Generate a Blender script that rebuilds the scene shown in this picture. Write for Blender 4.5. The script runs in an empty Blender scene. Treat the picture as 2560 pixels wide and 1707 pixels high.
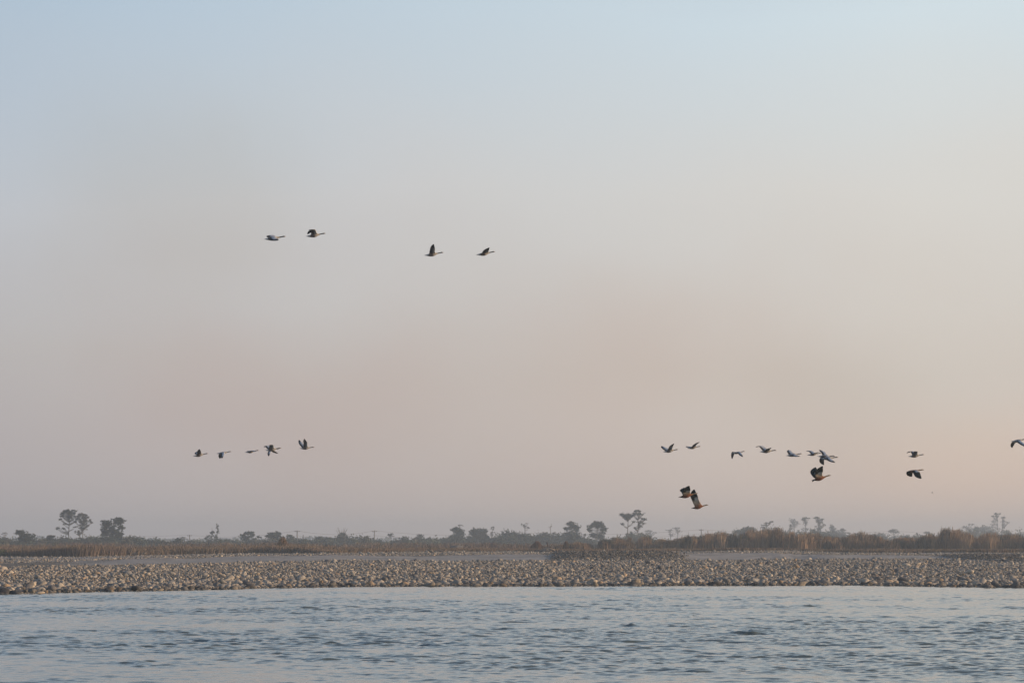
import bpy, bmesh, math, random
import numpy as np
from mathutils import Vector, Matrix, noise as mnoise
R = math.radians
rng = np.random.default_rng(7)
random.seed(7)
sc = bpy.context.scene
COL = sc.collection

# ------------------------------------------------------------------ camera
F = 7111.0                       # focal length in photo pixels (100 mm on a 36 mm sensor, 2560 px wide)
HOR = 1365.0                     # row of the horizon in the photo
CAMZ = 2.0
PITCH = math.atan((HOR - 853.5) / F)
cam = bpy.data.cameras.new("camera")
cam.lens = 100; cam.sensor_width = 36
cam.clip_start = 0.5; cam.clip_end = 8000
camo = bpy.data.objects.new("camera", cam); COL.objects.link(camo)
camo.location = (0, 0, CAMZ); camo.rotation_euler = (R(90) + PITCH, 0, 0)
sc.camera = camo

def at(px, py, Y):
    """a point of the place at distance Y that the photo shows at (px, py)"""
    v = (853.5 - py) / F
    dy = math.cos(PITCH) - v * math.sin(PITCH)
    dz = math.sin(PITCH) + v * math.cos(PITCH)
    return Vector(((px - 1280) / F / dy * Y, Y, CAMZ + dz / dy * Y))

# ------------------------------------------------------------------ world, sun, exposure
SUN_EL, SUN_AZ = 11.0, 91.0      # degrees; azimuth clockwise from the view direction (+Y)
w = bpy.data.worlds.new("World"); sc.world = w; w.use_nodes = True
nt = w.node_tree; nt.nodes.clear()
N, L = nt.nodes, nt.links
def srgb(c):
    return tuple(((x / 255) / 12.92 if x / 255 <= 0.04045 else ((x / 255 + 0.055) / 1.055) ** 2.4) for x in c)
def nd(t, **k):
    n = N.new(t)
    for a, b in k.items(): setattr(n, a, b)
    return n
tc = nd('ShaderNodeTexCoord')
sep = nd('ShaderNodeSeparateXYZ'); L.new(tc.outputs['Generated'], sep.inputs[0])
sky = nd('ShaderNodeTexSky', sky_type='NISHITA', sun_disc=False, sun_elevation=R(SUN_EL), sun_rotation=R(SUN_AZ),
         air_density=1.0, dust_density=2.0, ozone_density=1.5)
skm = nd('ShaderNodeVectorMath', operation='SCALE'); L.new(sky.outputs[0], skm.inputs[0]); skm.inputs['Scale'].default_value = 0.09
def ramp(stops):
    r = nd('ShaderNodeValToRGB'); cr = r.color_ramp
    cr.interpolation = 'B_SPLINE' if False else 'EASE'
    cr.interpolation = 'LINEAR'
    while len(cr.elements) > 1: cr.elements.remove(cr.elements[-1])
    cr.elements[0].position = stops[0][0]; cr.elements[0].color = (*srgb(stops[0][1]), 1)
    for p, c in stops[1:]:
        e = cr.elements.new(p); e.color = (*srgb(c), 1)
    return r
# elevation (sine of it, doubled onto the ramp) of the smoky dusk sky, away from and towards the sun
SKY_L = [(0.0, (172, 160, 161)), (0.035, (178, 170, 171)), (0.13, (186, 182, 181)), (0.24, (191, 196, 203)),
         (0.375, (173, 192, 210)), (0.60, (150, 180, 210)), (1.0, (84, 114, 156))]
SKY_R = [(0.0, (219, 194, 178)), (0.035, (221, 199, 183)), (0.13, (213, 203, 192)), (0.24, (219, 216, 210)),
         (0.375, (212, 225, 231)), (0.60, (172, 195, 216)), (1.0, (92, 122, 160))]
mz = nd('ShaderNodeMath', operation='MULTIPLY'); L.new(sep.outputs[2], mz.inputs[0]); mz.inputs[1].default_value = 2.0
# slow unevenness of the smoke
nz = nd('ShaderNodeTexNoise'); nz.inputs['Scale'].default_value = 5.0; nz.inputs['Detail'].default_value = 2.0
mp = nd('ShaderNodeMapping'); mp.inputs['Scale'].default_value = (1.0, 1.0, 2.2)
L.new(tc.outputs['Generated'], mp.inputs[0]); L.new(mp.outputs[0], nz.inputs['Vector'])
na = nd('ShaderNodeMath', operation='MULTIPLY_ADD'); L.new(nz.outputs[0], na.inputs[0]); na.inputs[1].default_value = 0.11; na.inputs[2].default_value = -0.055
ad = nd('ShaderNodeMath', operation='ADD'); L.new(mz.outputs[0], ad.inputs[0]); L.new(na.outputs[0], ad.inputs[1])
rl, rr = ramp(SKY_L), ramp(SKY_R)
L.new(ad.outputs[0], rl.inputs[0]); L.new(ad.outputs[0], rr.inputs[0])
mr = nd('ShaderNodeMapRange', interpolation_type='LINEAR'); L.new(sep.outputs[0], mr.inputs['Value'])
mr.inputs['From Min'].default_value = -0.215; mr.inputs['From Max'].default_value = 0.14
mixlr = nd('ShaderNodeMix', data_type='RGBA'); L.new(mr.outputs[0], mixlr.inputs['Factor'])
L.new(rl.outputs[0], mixlr.inputs['A']); L.new(rr.outputs[0], mixlr.inputs['B'])
mh = nd('ShaderNodeMapRange'); L.new(sep.outputs[2], mh.inputs['Value'])
mh.inputs['From Min'].default_value = 0.20; mh.inputs['From Max'].default_value = 0.7; mh.inputs['To Max'].default_value = 0.7
mixn = nd('ShaderNodeMix', data_type='RGBA'); L.new(mh.outputs[0], mixn.inputs['Factor'])
L.new(mixlr.outputs['Result'], mixn.inputs['A']); L.new(skm.outputs[0], mixn.inputs['B'])
nz2 = nd('ShaderNodeTexNoise'); nz2.inputs['Scale'].default_value = 9.0; nz2.inputs['Detail'].default_value = 3.0; nz2.inputs['Roughness'].default_value = .45
mp2 = nd('ShaderNodeMapping'); mp2.inputs['Scale'].default_value = (1.0, 1.0, 1.4); mp2.inputs['Location'].default_value = (3.3, 1.2, .4)
L.new(tc.outputs['Generated'], mp2.inputs[0]); L.new(mp2.outputs[0], nz2.inputs['Vector'])
sm1 = nd('ShaderNodeMapRange', interpolation_type='SMOOTHSTEP'); L.new(nz2.outputs[0], sm1.inputs['Value']); sm1.inputs['From Min'].default_value = .38; sm1.inputs['From Max'].default_value = .68
sm2 = nd('ShaderNodeMapRange', interpolation_type='SMOOTHSTEP'); L.new(sep.outputs[2], sm2.inputs['Value']); sm2.inputs['From Min'].default_value = .17; sm2.inputs['From Max'].default_value = .05
smm = nd('ShaderNodeMath', operation='MULTIPLY'); L.new(sm1.outputs[0], smm.inputs[0]); L.new(sm2.outputs[0], smm.inputs[1])
smk = nd('ShaderNodeMix', data_type='RGBA', blend_type='MULTIPLY'); L.new(smm.outputs[0], smk.inputs['Factor']); L.new(mixn.outputs['Result'], smk.inputs['A']); smk.inputs['B'].default_value = (.975, .945, .935, 1)
cur = smk.outputs['Result']
wob_n = nd('ShaderNodeTexNoise'); wob_n.inputs['Scale'].default_value = 14.0; wob_n.inputs['Detail'].default_value = 3.0; L.new(tc.outputs['Generated'], wob_n.inputs['Vector'])
wob_s = nd('ShaderNodeVectorMath', operation='MULTIPLY_ADD'); L.new(wob_n.outputs['Color'], wob_s.inputs[0]); wob_s.inputs[1].default_value = (.05, .0, .05); L.new(tc.outputs['Generated'], wob_s.inputs[2])
for (spx_, spy_, srx, srz, scol) in [(430, 480, 420, 330, (.955, .935, .905)), (700, 980, 560, 230, (.985, .945, .935)), (1700, 850, 520, 260, (.98, .94, .92)), (2080, 1010, 330, 260, (.95, .935, .92)), (2450, 1150, 300, 180, (1.02, .985, .95))]:
    d_ = (at(spx_, spy_, 100.0) - Vector((0, 0, CAMZ))).normalized()
    sb = nd('ShaderNodeVectorMath', operation='SUBTRACT'); L.new(wob_s.outputs[0], sb.inputs[0]); sb.inputs[1].default_value = (d_.x + .025, d_.y, d_.z + .025)
    ml = nd('ShaderNodeVectorMath', operation='MULTIPLY'); L.new(sb.outputs[0], ml.inputs[0]); ml.inputs[1].default_value = (F / srx, 1.0, F / srz)
    ln = nd('ShaderNodeVectorMath', operation='LENGTH'); L.new(ml.outputs[0], ln.inputs[0])
    mq = nd('ShaderNodeMapRange', interpolation_type='SMOOTHERSTEP'); L.new(ln.outputs['Value'], mq.inputs['Value']); mq.inputs['From Min'].default_value = 1.25; mq.inputs['From Max'].default_value = .1
    mm = nd('ShaderNodeMix', data_type='RGBA', blend_type='MULTIPLY'); L.new(mq.outputs[0], mm.inputs['Factor']); L.new(cur, mm.inputs['A']); mm.inputs['B'].default_value = (*scol, 1)
    cur = mm.outputs['Result']
bg = nd('ShaderNodeBackground'); L.new(cur, bg.inputs['Color']); bg.inputs['Strength'].default_value = 1.0
wo = nd('ShaderNodeOutputWorld'); L.new(bg.outputs[0], wo.inputs['Surface'])

sun = bpy.data.lights.new("sun", 'SUN'); sun.energy = 5.0; sun.angle = R(0.6); sun.color = (1.0, 0.71, 0.45)
suno = bpy.data.objects.new("sun", sun); COL.objects.link(suno)
sd = Vector((math.sin(R(SUN_AZ)) * math.cos(R(SUN_EL)), math.cos(R(SUN_AZ)) * math.cos(R(SUN_EL)), math.sin(R(SUN_EL))))
suno.rotation_euler = (-sd).to_track_quat('-Z', 'Y').to_euler(); suno.location = (200, 0, 60)
vs = sc.view_settings; vs.view_transform = 'Standard'; vs.look = 'None'; vs.exposure = 0; vs.gamma = 1
sc.cycles.volume_bounces = 1
sc.cycles.use_denoising = True

# ------------------------------------------------------------------ helpers
def tag(o, label=None, cat=None, group=None, kind=None):
    if label: o["label"] = label
    if cat: o["category"] = cat
    if group: o["group"] = group
    if kind: o["kind"] = kind
    return o

def mesh_obj(name, V, Fc, mat, parent=None, smooth=True, col=None, loc=(0, 0, 0), link=True):
    """V (n,3) array, Fc (m,k) array of equal-sized faces or list; col (n,3) linear colours per vertex"""
    me = bpy.data.meshes.new(name)
    V = np.asarray(V, dtype=np.float32)
    if isinstance(Fc, np.ndarray):
        m, k = Fc.shape
        me.vertices.add(len(V)); me.vertices.foreach_set("co", V.ravel())
        me.loops.add(m * k); me.loops.foreach_set("vertex_index", Fc.astype(np.int32).ravel())
        me.polygons.add(m); me.polygons.foreach_set("loop_start", np.arange(0, m * k, k, dtype=np.int32))
        try: me.polygons.foreach_set("loop_total", np.full(m, k, dtype=np.int32))
        except Exception: pass
        me.update(calc_edges=True)
    else:
        me.from_pydata([tuple(map(float, v)) for v in V], [], [tuple(int(i) for i in f) for f in Fc])
    if smooth: me.polygons.foreach_set("use_smooth", np.ones(len(me.polygons), dtype=bool))
    if col is not None:
        a = me.color_attributes.new("Col", 'FLOAT_COLOR', 'POINT')
        c = np.ones((len(V), 4), dtype=np.float32); c[:, :3] = col
        a.data.foreach_set("color", c.ravel())
    me.materials.append(mat)
    if not link: return me
    o = bpy.data.objects.new(name, me); COL.objects.link(o); o.location = loc
    if parent is not None: o.parent = parent
    return o

def empty(name, loc):
    o = bpy.data.objects.new(name, None); COL.objects.link(o); o.location = loc; o.empty_display_size = 0.3
    return o

def mat(name, color=None, rough=0.8, attr=False, noise=0.25, nscale=3.0, bump=0.0, bscale=20.0, spec=0.3, trans=0.0):
    m = bpy.data.materials.new(name); m.use_nodes = True
    t = m.node_tree; n, l = t.nodes, t.links
    b = n['Principled BSDF']; b.inputs['Roughness'].default_value = rough; b.inputs['Specular IOR Level'].default_value = spec
    g = n.new('ShaderNodeNewGeometry')
    tx = n.new('ShaderNodeTexNoise'); tx.inputs['Scale'].default_value = nscale; tx.inputs['Detail'].default_value = 4
    l.new(g.outputs['Position'], tx.inputs['Vector'])
    mr = n.new('ShaderNodeMapRange'); l.new(tx.outputs[0], mr.inputs['Value'])
    mr.inputs['From Min'].default_value = 0.3; mr.inputs['From Max'].default_value = 0.7
    mr.inputs['To Min'].default_value = 1 - noise; mr.inputs['To Max'].default_value = 1 + noise
    sc_ = n.new('ShaderNodeVectorMath'); sc_.operation = 'SCALE'
    if attr:
        a = n.new('ShaderNodeAttribute'); a.attribute_name = "Col"; l.new(a.outputs['Color'], sc_.inputs[0])
    else: sc_.inputs[0].default_value = color
    l.new(mr.outputs[0], sc_.inputs['Scale']); l.new(sc_.outputs[0], b.inputs['Base Color'])
    if bump:
        t2 = n.new('ShaderNodeTexNoise'); t2.inputs['Scale'].default_value = bscale; t2.inputs['Detail'].default_value = 5
        l.new(g.outputs['Position'], t2.inputs['Vector'])
        bp = n.new('ShaderNodeBump'); bp.inputs['Distance'].default_value = bump; bp.inputs['Strength'].default_value = 1
        l.new(t2.outputs[0], bp.inputs['Height']); l.new(bp.outputs[0], b.inputs['Normal'])
    return m

def vnoise(X, Y, seed=0, s=1.0):
    """smooth value noise, vectorised, 0..1"""
    X = np.asarray(X) / s; Y = np.asarray(Y) / s
    xi = np.floor(X).astype(np.int64); yi = np.floor(Y).astype(np.int64)
    fx = X - xi; fy = Y - yi; fx = fx * fx * (3 - 2 * fx); fy = fy * fy * (3 - 2 * fy)
    def h(a, b):
        n = (a * 374761393 + b * 668265263 + seed * 974634777) & 0x7fffffff
        n = ((n ^ (n >> 13)) * 1274126177) & 0x7fffffff
        return ((n ^ (n >> 16)) & 0xffff) / 65535.0
    return (h(xi, yi) * (1 - fx) + h(xi + 1, yi) * fx) * (1 - fy) + (h(xi, yi + 1) * (1 - fx) + h(xi + 1, yi + 1) * fx) * fy

class TubeSet:
    """tapered bent tubes collected into one mesh"""
    def __init__(s): s.V = []; s.F = []
    def add(s, pts, rad, n=6):
        pts = [Vector(p) for p in pts]; base = len(s.V)
        for i, p in enumerate(pts):
            d = (pts[min(i + 1, len(pts) - 1)] - pts[max(i - 1, 0)]).normalized()
            u = d.cross(Vector((0.13, 0.2, 1)) if abs(d.z) < 0.9 else Vector((1, 0.1, 0))).normalized(); v = d.cross(u)
            for k in range(n):
                a = 2 * math.pi * k / n
                s.V.append(p + (u * math.cos(a) + v * math.sin(a)) * rad[i])
        for i in range(len(pts) - 1):
            for k in range(n):
                a = base + i * n + k; b = base + i * n + (k + 1) % n
                s.F.append((a, b, b + n, a + n))
        s.F.append(tuple(base + k for k in range(n - 1, -1, -1)))
        s.F.append(tuple(base + (len(pts) - 1) * n + k for k in range(n)))
    def obj(s, name, m, parent=None, loc=(0, 0, 0)):
        return mesh_obj(name, s.V, s.F, m, parent, loc=loc)

# ------------------------------------------------------------------ terrain lines (X -> distance, height)
def line(pts):                       # (px, Y)
    p = np.array([((px - 1280) / F * Y, Y) for px, Y in pts]); return p[:, 0], p[:, 1]
sx_, sy_ = line([(0, 121.6), (430, 131.7), (850, 140.8), (1270, 143.6), (1690, 145.1), (2130, 146.6), (2560, 139.4)])
fpx = [0, 250, 430, 640, 850, 1060, 1390, 1680, 1950, 2130, 2330, 2560]
fY = [184, 187, 193, 205, 223, 226, 227, 228, 232, 229, 229, 218]
fx_, fy_ = line(list(zip(fpx, fY)))
tY = [193, 214, 226, 239, 237, 241, 247, 240, 243, 252, 246, 234]
tZ = [.76, .90, 1.05, 1.14, 1.20, 1.22, 1.27, 1.36, 1.42, 1.22, 1.10, 1.08]
tx_, ty_ = line(list(zip(fpx, tY)))
gpx = [0, 200, 430, 640, 850, 1060, 1270, 1500, 1700, 1950, 2130, 2560]
gY = [287, 279, 288, 296, 284, 305, 308, 294, 300, 310, 294, 294]
gZ = [.95, .98, 1.15, 1.25, 1.28, 1.40, 1.48, 1.38, 1.45, 1.52, 1.38, 1.38]
gx_, gy_ = line(list(zip(gpx, gY)))
def Yshore(X): return np.interp(X, sx_, sy_) + (vnoise(X, X * 0, 3, 2.3) - .5) * 1.5 + (vnoise(X, X * 0, 9, 9.0) - .5) * 2.6
def Yfoot(X): return np.interp(X, fx_, fy_) + (vnoise(X, X * 0, 4, 5.0) - .5) * 5
def Ytop(X): return np.interp(X, tx_, ty_) + (vnoise(X, X * 0, 5, 7.0) - .5) * 3
def Ygrass(X): return np.interp(X, gx_, gy_) + (vnoise(X, X * 0, 6, 6.0) - .5) * 10
def ss(a, b, x):
    t = np.clip((x - a) / (b - a), 0, 1); return t * t * (3 - 2 * t)
def terrain(X, Y):
    X = np.asarray(X, float); Y = np.asarray(Y, float)
    y0, yf, yt, yg = Yshore(X), Yfoot(X), Ytop(X), Ygrass(X)
    t = Y - y0
    zA = np.where(t > 0, 0.0106 * t, np.maximum(0.05 * t, -1.4))
    zf = 0.0106 * (yf - y0)
    zt = np.interp(X, tx_, tZ); zg = np.interp(X, gx_, gZ)
    k1 = ss(0, 1, (Y - yf) / np.maximum(yt - yf, 2))
    zB = zf + (zt - zf) * k1 + (0.16 * (vnoise(X * .6, Y, 8, 4.0) - .5) + .06 * (vnoise(X, Y, 14, 1.5) - .5)) * ss(0, .3, k1)
    zC = zt + (zg - zt) * np.clip((Y - yt) / np.maximum(yg - yt, 2), 0, 1)
    zD = zg + (1.62 - zg) * ss(0, 1, (Y - yg) / 160.0)
    z = np.where(Y < yf, zA, np.where(Y < yt, zB, np.where(Y < yg, zC, zD)))
    wav = (vnoise(X, Y, 11, 9.0) - .5) * 0.10 + (vnoise(X, Y, 12, 3.0) - .5) * 0.05
    z = z + wav * ss(1, 20, t)
    md = moundmask(X, Y); z = z + 0.26 * md
    # eroded gullies in the sand bank
    gul = np.exp(-((Y - (yf + yt) / 2) / 9.0) ** 2) * ss(22.5, 23.5, X) * (1 - ss(25.3, 26.0, X))
    z = z - gul * 0.16 * (0.5 + 0.5 * np.sin(X * 5.2 + Y * 0.5))
    return z
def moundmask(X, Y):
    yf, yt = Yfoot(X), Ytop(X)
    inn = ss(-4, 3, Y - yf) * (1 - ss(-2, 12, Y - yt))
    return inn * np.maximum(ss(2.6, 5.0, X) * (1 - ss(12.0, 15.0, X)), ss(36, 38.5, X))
def sandmask(X, Y):
    yf, yt, yg = Yfoot(X), Ytop(X), Ygrass(X)
    m = ss(-1.5, 1.5, Y - yf) * (1 - ss(-1.5, 2, Y - yt))
    left = 1 - ss(-32, -28, X)
    patch = ss(.62, .74, vnoise(X, Y, 21, 6.0)) * left * (Y > Yshore(X) + 25) * (Y < yg)
    m = m * (1 - 0.7 * left)
    m = np.maximum(m, patch * 0.9)
    back = (Y > yt) * (Y < yg) * ss(.55, .72, vnoise(X * .35, Y, 23, 5.0))
    m = np.maximum(m, back * .9)
    return m * (1 - moundmask(X, Y))

# ------------------------------------------------------------------ terrain mesh
def axis(segs):
    out = []
    for a, b, st in segs: out += list(np.arange(a, b, st))
    out.append(segs[-1][1]); return np.array(out)
gxs = axis([(-1500, -300, 60), (-300, -70, 10), (-70, 70, .45), (70, 300, 10), (300, 1500.1, 60)])
gys = axis([(-120, 100, 20), (100, 116, 2), (116, 175, .6), (175, 262, .35), (262, 340, 1.0), (340, 600, 5), (600, 3001, 100)])
GX, GY = np.meshgrid(gxs, gys)
GZ = terrain(GX, GY)
nx, ny = len(gxs), len(gys)
idx = np.arange(nx * ny).reshape(ny, nx)
quads = np.stack([idx[:-1, :-1], idx[:-1, 1:], idx[1:, 1:], idx[1:, :-1]], -1).reshape(-1, 4)
sm = sandmask(GX, GY); gr = ss(0, 6, GY - Ygrass(GX))
cs = np.zeros((nx * ny, 3), np.float32); cs[:, 0] = sm.ravel(); cs[:, 1] = gr.ravel()
gm = bpy.data.materials.new("bank_ground"); gm.use_nodes = True
t = gm.node_tree; n, l = t.nodes, t.links; b = n['Principled BSDF']; b.inputs['Roughness'].default_value = 0.95; b.inputs['Specular IOR Level'].default_value = .15
at_ = n.new('ShaderNodeAttribute'); at_.attribute_name = "Col"; sp = n.new('ShaderNodeSeparateColor'); l.new(at_.outputs['Color'], sp.inputs[0])
ge = n.new('ShaderNodeNewGeometry')
def rampn(tex, stops):
    r = n.new('ShaderNodeValToRGB'); l.new(tex, r.inputs[0]); cr = r.color_ramp
    cr.elements[0].position, cr.elements[0].color = stops[0][0], (*stops[0][1], 1)
    cr.elements[1].position, cr.elements[1].color = stops[1][0], (*stops[1][1], 1); return r
vo = n.new('ShaderNodeTexVoronoi'); vo.inputs['Scale'].default_value = 7; l.new(ge.outputs['Position'], vo.inputs['Vector'])
gravel = rampn(vo.outputs['Distance'], [(0.0, (.20, .19, .17)), (0.7, (.06, .06, .055))])
ns = n.new('ShaderNodeTexNoise'); ns.inputs['Scale'].default_value = .6; ns.inputs['Detail'].default_value = 6; l.new(ge.outputs['Position'], ns.inputs['Vector'])
sand = rampn(ns.outputs[0], [(0.35, (.28, .27, .26)), (0.65, (.40, .38, .36))])
grs = rampn(ns.outputs[0], [(0.35, (.14, .095, .055)), (0.65, (.20, .14, .085))])
m1 = n.new('ShaderNodeMix'); m1.data_type = 'RGBA'; l.new(sp.outputs[0], m1.inputs['Factor']); l.new(gravel.outputs[0], m1.inputs['A']); l.new(sand.outputs[0], m1.inputs['B'])
m2 = n.new('ShaderNodeMix'); m2.data_type = 'RGBA'; l.new(sp.outputs[1], m2.inputs['Factor']); l.new(m1.outputs['Result'], m2.inputs['A']); l.new(grs.outputs[0], m2.inputs['B'])
l.new(m2.outputs['Result'], b.inputs['Base Color'])
inv = n.new('ShaderNodeMath'); inv.operation = 'SUBTRACT'; inv.inputs[0].default_value = 1.15; l.new(sp.outputs[0], inv.inputs[1])
bpn = n.new('ShaderNodeBump'); bpn.inputs['Distance'].default_value = .08; l.new(inv.outputs[0], bpn.inputs['Strength']); l.new(vo.outputs['Distance'], bpn.inputs['Height']); bpn.invert = True
bp2 = n.new('ShaderNodeBump'); bp2.inputs['Distance'].default_value = .12; bp2.inputs['Strength'].default_value = .5
n2 = n.new('ShaderNodeTexNoise'); n2.inputs['Scale'].default_value = 1.4; n2.inputs['Detail'].default_value = 5; l.new(ge.outputs['Position'], n2.inputs['Vector'])
l.new(n2.outputs[0], bp2.inputs['Height']); l.new(bpn.outputs[0], bp2.inputs['Normal']); l.new(bp2.outputs[0], b.inputs['Normal'])
tag(mesh_obj("riverbank_ground", np.stack([GX, GY, GZ], -1).reshape(-1, 3), quads, gm, col=cs), kind="structure")

# ------------------------------------------------------------------ river water
def water_axis_y():
    a = list(np.arange(-90, 34, 8.0)); y = 34.0
    while y < 100: a.append(y); y *= 1.00105
    while y < 152: a.append(y); y *= 1.0013
    return np.array(a)
wy = water_axis_y()
u = np.linspace(-1, 1, 760)
extra = np.array([1.5, 2.5, 5, 10, 22]);
uu = np.concatenate([-extra[::-1], u, extra])
WX = np.maximum(wy, 30)[:, None] * 0.2 * uu[None, :]; WY = np.repeat(wy[:, None], len(uu), 1)
H = np.zeros_like(WX, dtype=np.float64)
patch = (0.45 + .75 * ss(.3, .8, .45 * vnoise(WX * .6 + WY * .25, WY * .8, 31, 6.5) + .30 * vnoise(WX, WY, 32, 2.1) + .25 * vnoise(WX * .3 - WY * .1, WY * .5, 33, 3.0))) * np.interp(WY, [40, 60, 100, 150], [.72, .9, 1.05, 1.1])
for i in range(90):
    lam = 0.26 * (2.6 / 0.26) ** (rng.random())
    # crests mostly across the view, some skewed by the current
    th = rng.normal(R(90), R(33))
    k = 2 * math.pi / lam; kx, ky = k * math.cos(th), k * math.sin(th)
    ph = rng.random() * 6.28
    amp = 0.0035 * lam ** 0.8
    wob = 1.2 * np.sin(WX * .31 + WY * .17 + i) + 0.9 * np.sin(WX * -.23 + WY * .41 + 2.1 * i)
    s = np.sin(kx * WX + ky * WY + ph + wob)
    loc = ss(.25, .8, vnoise(WX + i * 13.7, WY - i * 7.1, 40 + i, max(lam * 2.5, 1.2)))
    step = np.maximum(WY, 30) * .00105
    H += amp * (1 - np.abs(s)) * 2 * loc * (lam > step * 2.2)
H = (H - H.mean()) * patch
# a few standing humps of the current, where the photo shows them
for px, py, wd, ht in [(1870, 1579, .55, .16), (1575, 1562, .22, .09), (1690, 1562, .5, .07), (1700, 1512, .8, .07), (1580, 1508, .5, .06), (150, 1697, .42, .07),
                       (10, 1628, .45, .06), (450, 1532, .55, .06), (440, 1560, .5, .05), (1990, 1515, .7, .08), (1840, 1499, .5, .07), (600, 1590, .5, .05), (1080, 1568, .4, .07), (1260, 1572, .35, .07),
                       (2420, 1555, .5, .07), (2480, 1590, .5, .07), (2200, 1540, .5, .07), (2380, 1520, .7, .07), (1630, 1648, .28, .05), (340, 1655, .35, .05), (2250, 1640, .3, .05), (900, 1640, .3, .05), (1300, 1660, .35, .05)]:
    Yq = CAMZ / ((py - HOR) / F); Xq = (px - 1280) / F * Yq
    wig = 1 + .9 * (vnoise(WX, WY, 90, .16) - .5); H += .55 * ht * wig * np.exp(-(np.abs(WX - Xq + .25 * (WY - Yq)) / wd) ** 1.5 - ((WY - Yq) / .34) ** 2) - ht * .35 * np.exp(-((WX - Xq) / (wd * 1.2)) ** 2 - ((WY - Yq + .7) / .5) ** 2)
fade = ss(0, 7, Yshore(WX) - WY)
H *= (0.12 + 0.88 * fade)
H = np.clip(H, -.2, .25)
nxw, nyw = len(uu), len(wy)
ii = np.arange(nxw * nyw).reshape(nyw, nxw)
wq = np.stack([ii[:-1, :-1], ii[:-1, 1:], ii[1:, 1:], ii[1:, :-1]], -1).reshape(-1, 4)
wm = bpy.data.materials.new("river_water"); wm.use_nodes = True
t = wm.node_tree; n, l = t.nodes, t.links; b = n['Principled BSDF']
b.inputs['Base Color'].default_value = (.13, .155, .135, 1); b.inputs['Roughness'].default_value = .07; b.inputs['IOR'].default_value = 1.333; b.inputs['Specular IOR Level'].default_value = .5
ge = n.new('ShaderNodeNewGeometry'); mpn = n.new('ShaderNodeMapping'); mpn.inputs['Scale'].default_value = (.45, 1.0, 1.0); l.new(ge.outputs['Position'], mpn.inputs[0])
nn = n.new('ShaderNodeTexNoise'); nn.inputs['Scale'].default_value = 4.0; nn.inputs['Detail'].default_value = 4; nn.inputs['Roughness'].default_value = .6; l.new(mpn.outputs[0], nn.inputs['Vector'])
bp = n.new('ShaderNodeBump'); bp.inputs['Distance'].default_value = .02; bp.inputs['Strength'].default_value = .65; l.new(nn.outputs[0], bp.inputs['Height']); l.new(bp.outputs[0], b.inputs['Normal'])
tag(mesh_obj("river_water", np.stack([WX, WY, H], -1).reshape(-1, 3), wq, wm), kind="structure")

# ------------------------------------------------------------------ cobbles
def ico(sub):
    bm = bmesh.new(); bmesh.ops.create_icosphere(bm, subdivisions=sub, radius=1.0)
    V = np.array([v.co[:] for v in bm.verts]); Fq = np.array([[v.index for v in f.verts] for f in bm.faces]); bm.free(); return V, Fq
icoV, icoF = ico(2)
variants = []
for k in range(12):
    d = []
    off = Vector((k * 7.3, k * 3.1, 0))
    for v in icoV:
        p = Vector(v)
        s = 1 + .42 * (mnoise.noise(p * .9 + off)) + .16 * mnoise.noise(p * 2.2 + off)
        d.append(p * s)
    variants.append(np.array([x[:] for x in d]))
variants = np.array(variants)
def rotm(a, b_, c):
    ca, sa, cb, sb, cc, s_c = np.cos(a), np.sin(a), np.cos(b_), np.sin(b_), np.cos(c), np.sin(c)
    M = np.empty((len(a), 3, 3))
    M[:, 0, 0] = cc * cb; M[:, 0, 1] = cc * sb * sa - s_c * ca; M[:, 0, 2] = cc * sb * ca + s_c * sa
    M[:, 1, 0] = s_c * cb; M[:, 1, 1] = s_c * sb * sa + cc * ca; M[:, 1, 2] = s_c * sb * ca - cc * sa
    M[:, 2, 0] = -sb; M[:, 2, 1] = cb * sa; M[:, 2, 2] = cb * ca
    return M
def stone_cols(k, dark=1.0):
    base = np.array([(.37, .345, .31), (.29, .285, .275), (.20, .20, .20), (.43, .39, .33), (.34, .27, .20), (.13, .13, .135), (.49, .46, .41)])
    c = np.array([1.03, .985, .93]) * base[rng.choice(7, k, p=[.24, .23, .18, .11, .09, .13, .02])] * rng.uniform(.8, 1.2, (k, 1)) * dark
    return c
stone_m = mat("cobble_stone", attr=True, rough=.85, noise=.22, nscale=14, bump=.012, bscale=25, spec=.25)
def make_stones(P):
    """P: dict of arrays X,Y,r,dark"""
    k = len(P['X']); P['z'] = terrain(P['X'], P['Y']) + P['r'] * rng.uniform(.05, .45, k)
    P['S'] = np.stack([P['r'] * rng.uniform(.95, 1.65, k), P['r'] * rng.uniform(.75, 1.2, k), P['r'] * rng.uniform(.38, .80, k)], -1)
    P['e'] = np.stack([rng.normal(0, .33, k), rng.normal(0, .33, k), rng.uniform(0, 6.28, k)], -1)
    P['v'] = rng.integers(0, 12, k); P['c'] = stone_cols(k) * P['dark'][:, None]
    P['c'] *= (1 - .5 * (1 - ss(.3, 1.6, P['Y'] - Yshore(P['X']) - rng.uniform(-.6, .6, k))))[:, None]   # wet at the water's edge
    return P
def scatter(Yf0, Yf1, dens, rmed, rsig, half=.215, keep=None, dark=1.0):
    Ymax = 300 if Yf1 is None else 330
    K = int(dens * 212 * 124)
    X = rng.uniform(-62, 62, K); Y = rng.uniform(118, 330, K)
    m = (np.abs(X) < half * Y + 3) & (Y > Yf0(X)) & (Y < Yf1(X))
    # density is per square metre of the sampling box
    X, Y = X[m], Y[m]
    if keep is not None:
        q = rng.random(len(X)) < keep(X, Y); X, Y = X[q], Y[q]
    r = np.clip(rmed * np.exp(rng.normal(0, rsig, len(X))), .03, .24)
    r = r * np.interp(Y - Yshore(X), [0, 4, 12, 30], [1.35, 1.15, 1.0, .95])
    return dict(X=X, Y=Y, r=r, dark=np.full(len(X), dark * .97))
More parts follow.
